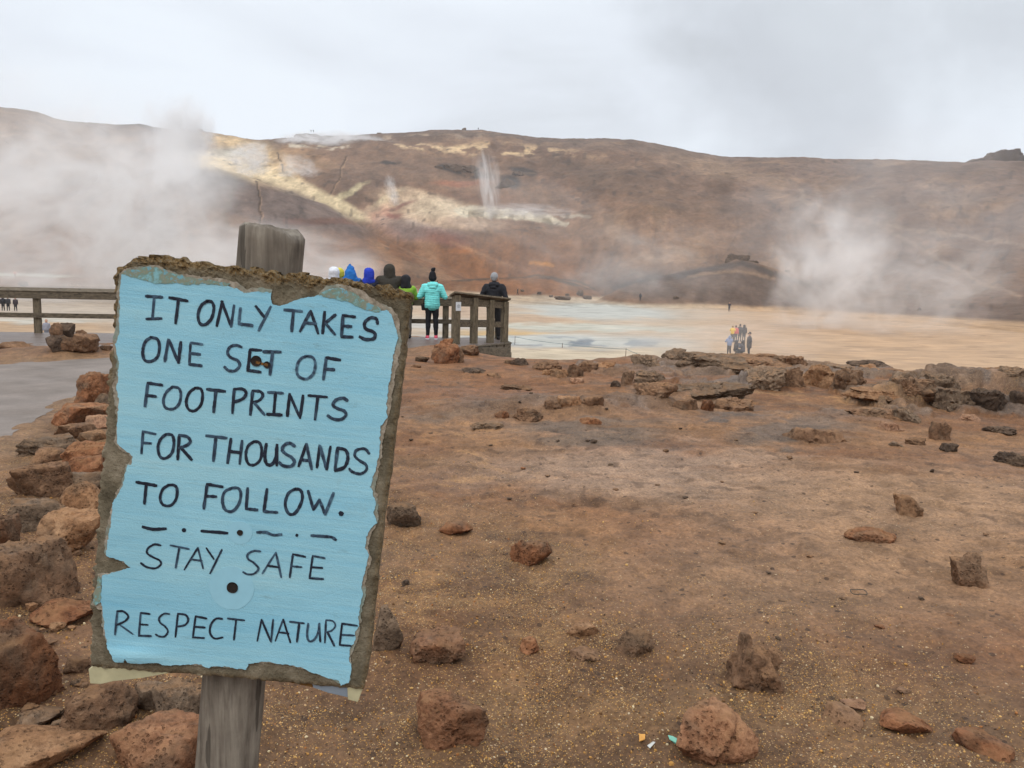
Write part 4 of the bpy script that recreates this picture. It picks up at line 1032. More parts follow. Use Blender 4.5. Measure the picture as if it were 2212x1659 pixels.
# ------------------------------------------------------------------ rocks
def rock_mat(name, c0, c1, c2, pits=.85, dusty=.66):
    """Vesicular lava: rusty and grey patches that differ from rock to rock, pocked with gas holes."""
    m, t, out = new_mat(name); g = NT(t)
    ob = g.n('ShaderNodeTexCoord').outputs['Object']
    rnd = g.n('ShaderNodeObjectInfo').outputs['Random']
    off = g.n('ShaderNodeCombineXYZ', {0: g.math('MULTIPLY', rnd, 37.0), 1: g.math('MULTIPLY', rnd, 91.0), 2: g.math('MULTIPLY', rnd, 13.0)}).outputs[0]
    v = g.n('ShaderNodeVectorMath', {0: ob, 1: off}, operation='ADD').outputs[0]
    n1 = g.noise(v, 5.5, 7, .62, .5); n2 = g.noise(v, 26, 7, .7); n3 = g.noise(v, 2.6, 5, .6, .8)
    c = g.ramp(g.rng(g.math('ADD', g.math('MULTIPLY', n1, .7), g.math('MULTIPLY', n2, .3)), .32, .68), [(0, c0), (.5, c1), (1, c2)])
    c = g.mix(g.rng(n3, .50, .64, 0, .75), c, A(118, 98, 80, .8))
    c = g.mix(1.0, c, g.ramp(g.rng(n2, .28, .72), [(0, (.45, .43, .42)), (.45, (.95, .95, .95)), (1, (1.3, 1.28, 1.25))]), 'MULTIPLY')
    nz_ = g.n('ShaderNodeSeparateXYZ', {0: g.n('ShaderNodeNewGeometry').outputs['Normal']}).outputs[2]
    dust = g.math('MULTIPLY', g.rng(nz_, .35, .95), g.rng(g.noise(v, 8, 5, .65), .40, .62), True)
    c = g.mix(g.math('MULTIPLY', dust, dusty), c, A(158, 118, 82, .84))      # soil settled on whatever faces up
    vo = g.vor(g.n('ShaderNodeVectorMath', {0: v, 1: g.n('ShaderNodeTexNoise', {'Vector': v, 'Scale': 40.0}).outputs[1]}, operation='ADD').outputs[0] if False else v, 62.0, feature='F1')
    sel = g.rng(g.noise(v, 9, 3), .42, .55)
    hole = g.math('MULTIPLY', g.rng(vo.outputs['Distance'], .36, .22), g.math('MULTIPLY', sel, pits), True)
    c = g.mix(g.math('MULTIPLY', hole, .45), c, tuple(x * .35 for x in c0))
    h = g.math('SUBTRACT', g.math('ADD', g.math('MULTIPLY', n2, 1.0), g.math('MULTIPLY', g.noise(v, 90, 5, .7), .5)), g.math('MULTIPLY', hole, .6))
    vl = g.rng(rnd, 0, 1, .82, 1.18)
    hs = g.n('ShaderNodeHueSaturation', {'Value': vl, 'Color': c}).outputs[0]
    g.bsdf(out, hs, .92, g.bump(h, 1.0, .018), .18)
    return m
KR = .84
RK = {'rust': rock_mat('rust_lava', A(96, 60, 40, KR), A(142, 94, 64, KR), A(170, 120, 86, KR)),
      'tan': rock_mat('tan_lava', A(126, 88, 60, KR), A(164, 122, 88, KR), A(190, 150, 114, KR)),
      'grey': rock_mat('grey_lava', A(92, 76, 62, KR), A(128, 107, 88, KR), A(154, 132, 110, KR)),
      'dark': rock_mat('dark_lava', A(58, 48, 40, KR), A(88, 72, 60, KR), A(116, 96, 80, KR), .85, .15),
      'pink': rock_mat('pink_lava', A(146, 104, 80, KR), A(176, 134, 106, KR), A(196, 158, 130, KR)),
      'brown': rock_mat('brown_lava', A(94, 70, 52, KR), A(132, 100, 76, KR), A(158, 124, 96, KR)),
      'red': rock_mat('red_lava', A(118, 78, 54, KR), A(156, 110, 80, KR), A(184, 138, 104, KR))}
_ico = {}
def ico(sub):
    if sub not in _ico:
        bm = bmesh.new(); bmesh.ops.create_icosphere(bm, subdivisions=sub, radius=1.0)
        bm.verts.ensure_lookup_table()
        _ico[sub] = (np.array([v.co[:] for v in bm.verts]), np.array([[v.index for v in f.verts] for f in bm.faces])); bm.free()
    return _ico[sub]
def rock_mesh(name, W, D, H, seed, sub, strat=0.0, planes=13, p=30.0, rough=1.0, spikes=None):
    Dv, F = ico(sub); r_ = np.random.default_rng(seed)
    N = r_.normal(size=(planes, 3)); N /= np.linalg.norm(N, axis=1)[:, None]
    N = np.concatenate([N, [[0, 0, 1], [0, 0, -1]]]); h = r_.uniform(.70, 1.0, planes + 2); h[-1] = .8
    q = np.maximum(Dv @ N.T, 0) / h
    r = (np.sum(q ** p, axis=1) + 1e-6) ** (-1 / p); r = np.minimum(r, 1.5)
    s = float(seed)
    a = np.array([W, D, H]); aspect = a / a.max()
    Q = Dv * aspect
    r = r * (1 + rough * (.10 * fbm(Q[:, 0] * 2.2 + s, Q[:, 1] * 2.2, Q[:, 2] * 2.2, 3, seed % 97) + .055 * fbm(Q[:, 0] * 6 + s, Q[:, 1] * 6, Q[:, 2] * 6, 4, seed % 89, .6) + .035 * fbm(Q[:, 0] * 15 + s, Q[:, 1] * 15, Q[:, 2] * 15, 3, seed % 79, .6)))
    cr_ = np.abs(fbm(Q[:, 0] * 3 + s, Q[:, 1] * 3, Q[:, 2] * 3 + 5, 3, seed % 83))
    r = r * (1 - rough * .11 * np.exp(-cr_ / .05))
    P = Dv * r[:, None]
    if spikes:
        for (dx, dy, dz, amp, wd) in spikes:
            n_ = np.array((dx, dy, dz), float); n_ /= np.linalg.norm(n_)
            P = P + Dv * (amp * np.exp(-((1 - Dv @ n_) / wd)))[:, None] * (1 + .5 * fbm(Dv[:, 0] * 7 + s, Dv[:, 1] * 7, Dv[:, 2] * 7, 3, 77))[:, None]
    if strat:
        lay = vnoise(P[:, 2] * 4.5 + s + .3 * fbm(P[:, 0] * 2, P[:, 1] * 2, s, 2, 71), s, 0, 73)
        P[:, :2] *= (1 + strat * np.round(lay * 3) / 3)[:, None]
    lo, hi = P.min(0), P.max(0)
    P = (P - (lo + hi) / 2) / (hi - lo) * a
    P[:, 2] += H / 2
    me = mesh_np(name, P, F, True)
    try: me.set_sharp_from_angle(angle=R(42))
    except Exception: pass
    return me
GRP = {'rock': 'loose rocks on the ground', 'outcrop': 'bedrock outcrops at the edge of the plateau', 'pile': 'boulders piled along the path', 'pebble': 'small stones on the dirt', 'rubble': 'small rubble between the boulders by the path', 'crag': 'dark crags on the hill', 'mound': 'rocks by the boardwalk'}
RN = 0
def rock(cx, cy, wpx, hpx, kind, label, grp='rock', name='rock', sub=4, strat=0.0, dist=None, dr=.85, sink=.2, spikes=None, rough=.85, planes=10, rotz=None, multi=None):
    """A rock seen at cx, cy and wpx x hpx large in the picture, standing where the ground meets its lower edge."""
    global RN
    RN += 1
    if grp == 'pile': sink = max(sink, .26)
    if grp == 'pile': wpx, hpx = wpx * 1.16, hpx * 1.22
    if dist is None:
        q = hit(cx, cy + hpx * .46)
        if grp in ('outcrop', 'mound') and (q is None or math.hypot(q[0], q[1]) > 24):      # over the brink: it stands on the edge itself
            v = ray(cx, 760.0); th_ = math.atan2(v[0], v[1]); d_ = float(np.interp(th_, *EDGE)) - .7
            q = np.array((math.sin(th_) * d_, math.cos(th_) * d_, 0.0)); q[2] = float(height(q[0:1], q[1:2])[0])
    else:
        v = ray(cx, cy + hpx * .5); t_ = dist / math.hypot(v[0], v[1]); q = EYE + v * t_; q[2] = float(height(q[0:1], q[1:2])[0])
    dd = float((q - EYE) @ fw); W = wpx * dd / FPX
    al = math.atan2(EYE[2] - q[2], math.hypot(q[0], q[1]))
    D = W * dr
    Hh = max((hpx * dd / FPX - D * .8 * math.sin(max(al, 0))) / math.cos(al), (.22 if grp != 'outcrop' else .14) * W)
    H = Hh / (1 - sink)
    az = math.atan2(q[0], q[1])
    if multi:                                     # one rock of several fused lumps
        VV_, FF_, o_n = [], [], 0
        for m_i, (ux, uy, uz, sx, sy, sz) in enumerate(multi):
            mm = rock_mesh(name, W * sx, D * sy, H * sz, 3000 + RN * 31 + m_i, sub, strat, planes, rough=rough)
            cv = np.empty(len(mm.vertices) * 3, np.float32); mm.vertices.foreach_get('co', cv); cv = cv.reshape(-1, 3) + np.array((ux * W, uy * D, uz * H))
            VV_.append(cv); FF_.append(ico(sub)[1] + o_n); o_n += len(cv); bpy.data.meshes.remove(mm)
        me = mesh_np(name, np.concatenate(VV_), np.concatenate(FF_), True)
        me.set_sharp_from_angle(angle=R(42))
    else: me = rock_mesh(name, W * 1.03, D, H, 1000 + RN * 7, sub + (1 if grp == 'outcrop' and sub < 5 and wpx > 60 else 0), strat, planes, rough=rough, spikes=spikes)
    o = obj(name, me, RK[kind])
    c = q + np.array((math.sin(az), math.cos(az), 0)) * D * .42
    o.location = (c[0], c[1], float(height(c[0:1], c[1:2], False)[0]) * .5 + q[2] * .5 - H * sink)
    o.rotation_euler = (0, 0, -az if rotz is None else rotz)
    return tag(o, label, 'stone' if grp in ('pebble', 'rubble') else 'rock', GRP[grp])

# loose rocks on the open ground, near to far
rock(975, 1550, 158, 134, 'red', 'big flat-faced reddish rock with a grey rim, right of the sign post foot', sub=5)
rock(1545, 1588, 172, 142, 'red', 'large tilted oblong rock, grey below and rusty above, at the bottom edge of the photo', sub=5, planes=12, multi=[(-.10, .0, 0, .80, 1, 1), (.14, 0, 0, .76, .9, .80)])
rock(1625, 1428, 126, 128, 'brown', 'tall jagged boulder cleft down the middle, standing alone', sub=5, planes=8, multi=[(-.13, 0, 0, .78, 1.0, .84), (.24, .03, 0, .60, .9, .72), (-.02, .1, .1, .9, .8, .62), (-.17, .05, .62, .26, .4, .40), (.33, .05, .48, .28, .4, .32)])
rock(945, 1396, 122, 82, 'red', 'half-buried pinkish-red rock with a dark grey end, right of the sign', sub=5)
rock(838, 1360, 66, 104, 'grey', 'grey-topped rock half hidden by the lower right edge of the sign', sub=5)
rock(1370, 1392, 80, 64, 'brown', 'knobbly rock with one rusty and one pale side, near the cleft boulder', sub=5)
rock(1258, 1358, 70, 40, 'tan', 'flat tan rock with a sharp pale upper edge', sub=4)
rock(1265, 1418, 70, 34, 'brown', 'low rounded brown rock just below the flat tan one', sub=4)
rock(1143, 1394, 42, 38, 'rust', 'small round rusty rock between the pinkish one and the flat tan one', sub=4)
rock(1146, 1192, 92, 66, 'rust', 'blocky rusty rock with a smooth grey-green face and pitted corner', sub=5, planes=8)
rock(872, 1111, 74, 60, 'grey', 'rounded grey-brown rock beside the right edge of the sign', sub=5)
rock(984, 1136, 74, 38, 'rust', 'low rusty wedge of rock with a pointed right end', sub=4)
rock(876, 1258, 17, 14, 'dark', 'single small black stone right of the lower half of the sign', 'pebble', 'stone', sub=3)
rock(2090, 1228, 82, 82, 'brown', 'upright angular grey-brown rock with a pointed top, near the right edge', sub=5, planes=7, multi=[(0, 0, 0, 1, 1, .80), (-.06, 0, .22, .66, .85, .78)])
rock(1878, 1154, 104, 42, 'rust', 'low dome of reddish rock set into the ground', sub=5, sink=.5, planes=16)
rock(1960, 1090, 62, 46, 'tan', 'lumpy ochre rock with a dark slab leaning on its right', sub=4)
rock(1972, 1100, 40, 20, 'brown', 'thin dark slab leaning on the lumpy ochre rock', sub=4)
rock(1840, 1518, 56, 26, 'pink', 'pinkish stone poking out of the gravel at lower right', sub=4)
rock(1815, 1545, 92, 38, 'brown', 'flat worn rock flush with the gravel, left of the pinkish stone', sub=4, sink=.5)
rock(1955, 1562, 110, 42, 'rust', 'flat reddish rock flush with the gravel at lower right', sub=4, sink=.5)
rock(2120, 1602, 120, 60, 'rust', 'broad reddish rock half buried in the bottom right corner', sub=4, sink=.45)
rock(1952, 1489, 28, 14, 'pink', 'small flat orange stone on the dirt at lower right', 'pebble', 'stone', sub=3, sink=.3)
rock(2082, 1415, 44, 18, 'rust', 'low rusty hump near the right edge below the pointed rock', sub=4, sink=.3)
rock(1680, 1377, 12, 9, 'dark', 'small dark stone right of the top of the cleft boulder', 'pebble', 'stone', sub=3)
for (x_, y_, w_, h_, k_) in ((1283, 953, 15, 9, 'dark'), (1270, 950, 10, 5, 'dark'), (1319, 1003, 12, 6, 'dark'), (1438, 973, 13, 7, 'brown'), (1706, 985, 14, 8, 'brown'), (2013, 1017, 9, 8, 'dark'), (1183, 1025, 12, 5, 'brown'),
                             (1130, 1009, 12, 5, 'rust'), (1330, 1058, 14, 7, 'brown'), (1480, 1074, 13, 6, 'dark'), (1100, 1075, 12, 6, 'dark'), (1240, 1083, 11, 5, 'brown'), (1420, 1048, 12, 5, 'brown'), (1205, 950, 10, 5, 'dark'),
                             (888, 949, 10, 5, 'dark'), (930, 936, 9, 4, 'dark'), (870, 902, 8, 5, 'dark'), (1147, 850, 8, 6, 'dark'), (1123, 868, 7, 5, 'dark'), (1630, 1108, 14, 6, 'brown'), (1560, 1170, 16, 7, 'brown'), (1750, 1200, 16, 7, 'rust'),
                             (1690, 1300, 18, 8, 'brown'), (1820, 1290, 16, 7, 'brown'), (1900, 1350, 22, 9, 'rust'), (1990, 1290, 14, 6, 'dark'), (1660, 1235, 12, 5, 'dark'), (1770, 1385, 18, 8, 'brown'), (2050, 1330, 20, 8, 'rust'), (1430, 1245, 12, 5, 'brown'),
                             (2130, 1150, 12, 5, 'brown'), (1560, 1040, 9, 5, 'brown'), (1850, 1020, 10, 5, 'dark'), (1310, 880, 8, 4, 'dark'), (1470, 925, 8, 4, 'dark'), (1590, 950, 9, 4, 'brown'), (1010, 1000, 10, 4, 'dark'), (1060, 960, 10, 4, 'dark')):
    rock(x_, y_, w_, h_, k_, 'one of the small dark stones strewn over the bare dirt', 'pebble', 'stone', sub=3)

# the boulders along the path, left of the sign
P_ = 'pile'
rock(200, 842, 68, 64, 'rust', 'orange-brown boulder standing at the far end of the row by the path', P_, 'boulder', 5)
rock(222, 866, 30, 26, 'grey', 'grey rock half hidden by the sign below the orange-brown boulder', P_, 'boulder')
rock(180, 896, 104, 48, 'rust', 'long rusty rock second in the row by the path', P_, 'boulder', 5)
rock(214, 910, 46, 28, 'pink', 'pale pinkish slab against the left edge of the sign', P_, 'boulder')
rock(167, 930, 76, 34, 'brown', 'dark brown flat-topped block below the long rusty rock', P_, 'boulder', planes=8)
rock(203, 942, 54, 24, 'tan', 'small tan rock between the dark block and the sign', P_, 'boulder')
rock(104, 958, 106, 42, 'grey', 'blue-grey slab leaning towards the path', P_, 'boulder', 5, strat=.08)
rock(112, 982, 72, 32, 'brown', 'layered brown rock just below the blue-grey slab', P_, 'boulder', strat=.08)
rock(186, 978, 84, 48, 'rust', 'rust-red block with a grey cap next to the sign', P_, 'boulder', 5, planes=8)
rock(184, 1010, 70, 42, 'rust', 'dark rusty wedge under the grey-capped block', P_, 'boulder')
rock(98, 1034, 122, 76, 'brown', 'large brown boulder sloping to the path, left half grey', P_, 'boulder', 5)
rock(162, 1042, 104, 48, 'grey', 'blue-grey rock with a sharp crest beside the sign', P_, 'boulder', 5)
rock(180, 1074, 76, 66, 'tan', 'smooth tan boulder under the blue-grey crest', P_, 'boulder', 5)
rock(94, 1104, 118, 68, 'grey', 'broad rough grey boulder left of the tan ones', P_, 'boulder', 5)
rock(150, 1146, 134, 88, 'tan', 'big tan boulder with a ridge down its middle', P_, 'boulder', 5)
rock(12, 1152, 56, 66, 'rust', 'rusty boulder cut by the left edge, upper one', P_, 'boulder', 5)
rock(58, 1232, 182, 132, 'brown', 'great tilted slab with a dark hollow beneath its left end', P_, 'boulder', 5, planes=8)
rock(140, 1318, 116, 52, 'rust', 'low reddish rock sunk in the gravel below the great slab', P_, 'boulder', 4, sink=.4)
rock(45, 1440, 150, 176, 'rust', 'big pitted red-brown boulder at the left edge', P_, 'boulder', 5)
rock(168, 1436, 48, 32, 'brown', 'small brown stone right of the pitted boulder', P_, 'boulder')
rock(84, 1556, 86, 26, 'grey', 'low grey stone in the gravel below the pitted boulder', P_, 'boulder', sink=.35)
rock(90, 1622, 230, 112, 'tan', 'porous tan rock cut by the bottom left corner', P_, 'boulder', 5, sink=.3)
rock(215, 1532, 140, 98, 'brown', 'flat worn rock below the torn foam of the sign', P_, 'boulder', 5, sink=.45)
rock(328, 1502, 60, 52, 'grey', 'blue-grey stone left of the sign post', P_, 'boulder', 5)
rock(394, 1526, 100, 92, 'grey', 'grey rock with a dark hollow directly left of the post', P_, 'boulder', 5)
rock(350, 1612, 176, 124, 'red', 'large reddish rock with a flat top at the foot of the post', P_, 'boulder', 5)

# loose rubble that fills the gaps of the row
rr_ = np.random.default_rng(44)
for i_ in range(70):
    y_ = 880 + (1600 - 880) * rr_.random() ** 1.1
    f_ = (y_ - 880) / 720
    x_ = rr_.uniform(max(2, 150 - 420 * f_), 215 - 20 * f_)
    w_ = rr_.uniform(9, 26) * (.6 + 1.1 * f_)
    rock(x_, y_, w_, w_ * rr_.uniform(.45, .8), ('brown', 'rust', 'tan', 'brown', 'grey')[i_ % 5], 'one of the small stones filling the gaps between the boulders by the path', 'rubble', 'stone', 3, rough=1.2)

# bedrock along the edge of the plateau
O_ = 'outcrop'
for a_ in ((1397, 778, 72, 34, 'grey', 'knuckle of grey rock at the left end of the outcrop skyline'), (1454, 766, 56, 26, 'grey', 'small flat-topped lump second from the left on the outcrop skyline'),
           (1545, 774, 178, 40, 'grey', 'long layered grey shelf in the middle of the outcrop skyline'), (1640, 790, 196, 40, 'brown', 'brown shelf below the gap where the far visitors stand'),
           (1705, 776, 76, 30, 'brown', 'jagged brown lump right of the far visitors'), (1876, 764, 50, 20, 'tan', 'square loose block lying on the skyline'),
           (1806, 767, 88, 12, 'grey', 'thin flat slab left of the square block'), (1934, 770, 56, 10, 'brown', 'low flat stone right of the square block'), (2000, 772, 18, 8, 'brown', 'small stone alone on the right skyline'),
           (1640, 818, 108, 48, 'grey', 'left end of the low cliff, sloping grey block'), (1706, 816, 76, 48, 'brown', 'second block of the low cliff with a black slab in its face'),
           (1770, 810, 92, 52, 'tan', 'smooth tan block in the middle of the low cliff'), (1836, 812, 94, 50, 'brown', 'right end of the low cliff with a rusty patch'),
           (1353, 816, 34, 34, 'brown', 'upright brown knob left of the grey pair'), (1411, 811, 80, 30, 'grey', 'wide grey rock with a slanting crack'), (1416, 840, 96, 38, 'brown', 'pair of rounded brown rocks under the wide grey one'),
           (1534, 846, 190, 46, 'grey', 'long hump of dark grey rock with broken lower edge'), (1480, 872, 56, 28, 'brown', 'brown block at the left foot of the long hump'), (1527, 874, 32, 26, 'rust', 'rusty cube under the middle of the long hump'),
           (1584, 872, 86, 32, 'brown', 'cluster of angular blocks at the right foot of the long hump'), (2030, 812, 94, 50, 'grey', 'rough blue-grey boulder near the right edge of the outcrop'),
           (1948, 816, 56, 28, 'grey', 'small grey rock left of the blue-grey boulder'), (1974, 838, 92, 36, 'brown', 'rounded rock in front of the blue-grey boulder'), (1880, 863, 124, 24, 'tan', 'straight tan ledge cracked across its middle'),
           (2070, 856, 120, 50, 'grey', 'knobbly grey mass on the right, left half'), (2130, 866, 90, 48, 'dark', 'knobbly dark mass on the right with an overhang'), (2199, 862, 36, 32, 'dark', 'dark block cut by the right edge'),
           (1890, 888, 130, 32, 'brown', 'lumpy brown rock below the tan ledge'), (1962, 896, 66, 34, 'grey', 'grey overhanging rock behind the pink boulder'), (1924, 917, 54, 22, 'pink', 'smooth pale pink boulder under the grey overhang'),
           (2029, 930, 44, 42, 'brown', 'mossy olive-brown lump on the right slope'), (2049, 966, 38, 20, 'dark', 'dark rock below the mossy lump'), (1980, 953, 48, 18, 'brown', 'low broken ledge left of the mossy lump'),
           (1936, 961, 34, 12, 'grey', 'flat grey stone at the foot of the outcrop'), (2094, 902, 52, 16, 'pink', 'pale flat stone on the far right slope'), (2158, 928, 66, 18, 'dark', 'scattered dark rubble ledge at the right edge'),
           (2180, 986, 64, 30, 'dark', 'dark low rock in the lower right of the slope'), (1879, 782, 96, 16, 'dark', 'dark undercut strip below the square block'), (2150, 790, 120, 16, 'brown', 'long dark-edged ledge at far right'),
           (2190, 808, 66, 22, 'grey', 'grey rock at the right edge under the long ledge')):
    rock(*a_, O_, 'rock_outcrop', 4, strat=.06, rough=1.5, dr=.8, sink=.46, planes=9)
rock(1600, 772, 110, 22, 'brown', 'low rock on the skyline just in front of the far visitors', O_, 'rock_outcrop', 4, rough=1.4, sink=.3)
rock(1655, 773, 60, 18, 'brown', 'small rock on the skyline right of the far visitors', O_, 'rock_outcrop', 4, rough=1.4, sink=.3)
rock(1735, 934, 180, 40, 'brown', 'nearly flat sheet of cracked grey rock in front of the low cliff', O_, 'rock_outcrop', 5, strat=.03, dr=1.1, sink=.78)
for a_ in ((1140, 893, 66, 32, 'brown', 'pale faceted block in the small ledge across the dirt'), (1192, 876, 40, 20, 'brown', 'narrow block in the middle of the small ledge'), (1230, 867, 52, 24, 'tan', 'upper block of the small ledge'),
           (1280, 866, 50, 22, 'brown', 'dark right end of the small ledge'), (1084, 894, 32, 18, 'rust', 'crumbly rusty lump at the left end of the small ledge'), (1052, 917, 74, 16, 'grey', 'flat stone apron below the left end of the small ledge'),
           (1275, 908, 50, 18, 'rust', 'crumbling rusty hump right below the small ledge'), (1182, 790, 64, 24, 'brown', 'rounded brown boulder on the plateau edge'), (1185, 805, 28, 15, 'tan', 'left one of two tilted flat slabs'),
           (1207, 807, 40, 22, 'tan', 'right one of two tilted flat slabs'), (1240, 801, 40, 32, 'brown', 'upright brown block next to the tilted slabs'), (1270, 792, 46, 20, 'brown', 'rough lump right of the upright block'),
           (1304, 787, 50, 20, 'tan', 'pale rounded rock before the left end of the outcrop'), (1246, 821, 32, 13, 'pink', 'small pinkish rock in front of the upright block'), (1330, 830, 24, 16, 'dark', 'small dark spiky rock near the outcrop'),
           (1067, 808, 34, 11, 'brown', 'low brown stone right of the boardwalk rocks'), (1028, 801, 64, 12, 'dark', 'dark flat rubble below the boardwalk corner'), (1122, 781, 40, 18, 'dark', 'dark rounded boulder right of the boardwalk end'),
           (1096, 781, 20, 9, 'brown', 'small rock touching the boardwalk end'), (1115, 836, 70, 12, 'brown', 'low crumbling hump in the middle of the bare slope')):
    rock(*a_, O_, 'rock_outcrop', 4, strat=.04, rough=1.4, dr=.8, sink=.42, planes=9)

# rocks heaped beside the boardwalk
M_ = 'mound'
for a_ in ((962, 764, 62, 46, 'rust', 'big brown rock heaped before the boardwalk posts'), (964, 742, 30, 22, 'rust', 'round rusty stone on top of the heap by the boardwalk'), (985, 766, 34, 36, 'brown', 'split rock with a dark face on the right of the heap'),
           (1012, 756, 48, 24, 'brown', 'earthy rock between the heap and the boardwalk corner'), (912, 776, 30, 14, 'grey', 'flat grey rock left of the heap by the boardwalk'), (899, 790, 22, 8, 'brown', 'small stone on the dirt just right of the sign')):
    rock(*a_, M_, 'rock', 4, rough=1.3)
for a_ in ((164, 744, 96, 44, 'brown', 'brown earthy mound of the rock stack before the railing'), (130, 738, 54, 46, 'dark', 'dark lower stone of the rock stack before the railing'), (176, 722, 24, 20, 'brown', 'right-hand stone on the rock stack')):
    rock(*a_, M_, 'rock', 4, rough=1.2)
def perched(cx, cy, wpx, hpx, kind, label, d):
    o = rock(cx, cy, wpx, hpx, kind, label, M_, 'rock', 4, dist=d)
    p = at(cx, cy + hpx * .5, d); o.location.z = p[2]; return o
perched(121, 713, 26, 24, 'brown', 'pale round stone balanced on the left of the rock stack', 15.3)
perched(147, 716, 30, 28, 'dark', 'dark stone balanced on top of the rock stack', 15.4)
rock(230, 752, 26, 12, 'brown', 'small stone by the left edge of the sign before the railing', M_, 'rock')
rock(30, 746, 60, 12, 'brown', 'low dirt-covered rock at the left edge before the railing', M_, 'rock', sink=.35)

# crags far off
K_ = 'crag'
def crag(cx, ytop, wpx, hpx, kind, label, d, sub=4, **k):
    o = rock(cx, ytop + hpx / 2, wpx, hpx, kind, label, K_, 'crag', sub, dist=d, dr=.6, sink=.35, **k)
    top = at(cx, ytop, d)[2]; o.location.z = top - (o.data.vertices and max(v.co.z for v in o.data.vertices)); return o
crag(667, 286, 62, 18, 'dark', 'flat-topped dark crag on the ridge with two people on it', 590, strat=.05, planes=8)
crag(1001, 275, 12, 10, 'dark', 'small dark crag on the highest point of the ridge', 600)
crag(820, 286, 12, 7, 'dark', 'tiny dark crag on the ridge above the flat steam wisp', 590)
crag(432, 277, 14, 10, 'dark', 'dark knob on the ridge at the top of the yellow slope', 545)
crag(2168, 320, 100, 44, 'dark', 'knobbly dark crag on the skyline at far right', 545, 5, strat=.08, rough=1.6)
crag(2118, 338, 60, 16, 'dark', 'low dark shoulder left of the far right crag', 545, rough=1.4)
crag(1592, 546, 52, 30, 'dark', 'dark rocky tip of the knoll on the flat', 205, 5, rough=1.8)
crag(1625, 562, 26, 10, 'dark', 'small rock right of the rocky tip of the knoll', 205)
crag(1700, 583, 12, 5, 'dark', 'tiny dark rock on the right slope of the knoll', 205)
for a_ in ((1000, 352, 104, 26, 'long dark lava crag in the middle of the hill'), (1094, 382, 58, 32, 'steep dark lava crag right of the thin steam column'), (1132, 367, 66, 16, 'low dark lava crag above the steep one'), (948, 357, 22, 10, 'small dark crag left of the long one')):
    q_ = hit(a_[0], a_[1] + a_[3] * .8)
    crag(*a_[:4], 'dark', a_[4], float(np.hypot(q_[0], q_[1])) + 1.0, 5, rough=1.7)
for (x_, y_, w_, h_) in ((1460, 643, 14, 8), (1252, 634, 16, 12), (1128, 628, 9, 5), (1165, 634, 10, 6), (1190, 640, 9, 5), (1225, 637, 10, 5), (50, 616, 20, 9), (1985, 668, 8, 6), (1215, 645, 36, 7), (1268, 643, 20, 8)):
    q_ = hit(x_, y_ + h_ * .5)
    if q_ is not None:
        rock(x_, y_, w_, h_, 'dark', 'one of the dark blocks strewn at the foot of the hill', K_, 'boulder', 3)

# ------------------------------------------------------------------ boardwalk, railings
DZ = 0.045
def deck_pt(px, py): return ground_hit(np.array(px, float), np.array(py, float), DZ)
WOOD_GREY = wood_mat('grey_boards', (A(62, 56, 48), A(108, 98, 84), A(142, 130, 112)), (40, 6, 40))
WOOD_RAIL = wood_mat('old_rail', (A(58, 52, 44), A(104, 92, 76), A(138, 124, 104)), (5, 40, 40))
WOOD_POSTS = wood_mat('old_post', (A(60, 54, 44), A(110, 98, 80), A(146, 132, 108)), (40, 40, 4))
WOOD_DECK = wood_mat('wet_deck', (A(70, 60, 54), A(112, 98, 90), A(140, 124, 114)), (3, 30, 30), .38)
b0, b1 = deck_pt(83, 719.5), deck_pt(962, 730)
bd = (b1 - b0) / np.linalg.norm(b1 - b0); bn = np.array((-bd[1], bd[0], 0))          # along the back rail, and away over the drop
front_px = [(-260, 758), (0, 747), (500, 750), (880, 752), (1000, 750), (1030, 746), (1101, 739)]
FR = np.array([deck_pt(*p) for p in front_px])
r_end = FR[-1]; back_r = b0 + bd * ((r_end - b0) @ bd) + bn * .22
back_l = b0 + bd * -3.2 + bn * .22
DECK = np.concatenate([FR, [back_r, back_l]])[:, :2]
boardwalk = empty('boardwalk', tuple(b0 * .5 + b1 * .5 - np.array((0, 0, DZ))), 'wet grey plank boardwalk running behind the sign to a corner over the flat', 'boardwalk')
mb = MB()
depth = max((b0 + bn * .22 - np.append(p, DZ)) @ bn for p in DECK)
k = 0
while k * .146 < depth:
    c0 = b0 + bn * (.22 - .07 - k * .146)
    s = np.arange(-3.6, 12, .03); pts = c0[None, :2] + s[:, None] * bd[None, :2]
    ins = in_poly(pts[:, 0], pts[:, 1], DECK); k += 1
    if not ins.any(): continue
    s = s[ins]; a, b = s.min(), s.max()
    cuts = [a] + [v for v in np.arange(-3 + (k % 3) * 1.1, 12, 3.4) if a + .4 < v < b - .4] + [b]
    for u, v in zip(cuts[:-1], cuts[1:]):
        dz = .002 * float(vnoise(k * 3.1, u, 0, 601))
        mb.bar(c0 + bd * (u + .004) + (0, 0, -.02 + dz), c0 + bd * (v - .004) + (0, 0, -.02 + dz), .14, .04)
obj('deck', mb.mesh('deck', .003), WOOD_DECK, boardwalk)
mb = MB()
for f in (.35, 1.3, 2.2):
    a, b = b0 + bd * -3.2 - bn * f + (0, 0, -.13), b0 + bd * float((r_end - b0) @ bd - .25) - bn * f + (0, 0, -.13)
    mb.bar(a, b, .06, .16)
obj('joist', mb.mesh('joist'), WOOD_GREY, boardwalk)
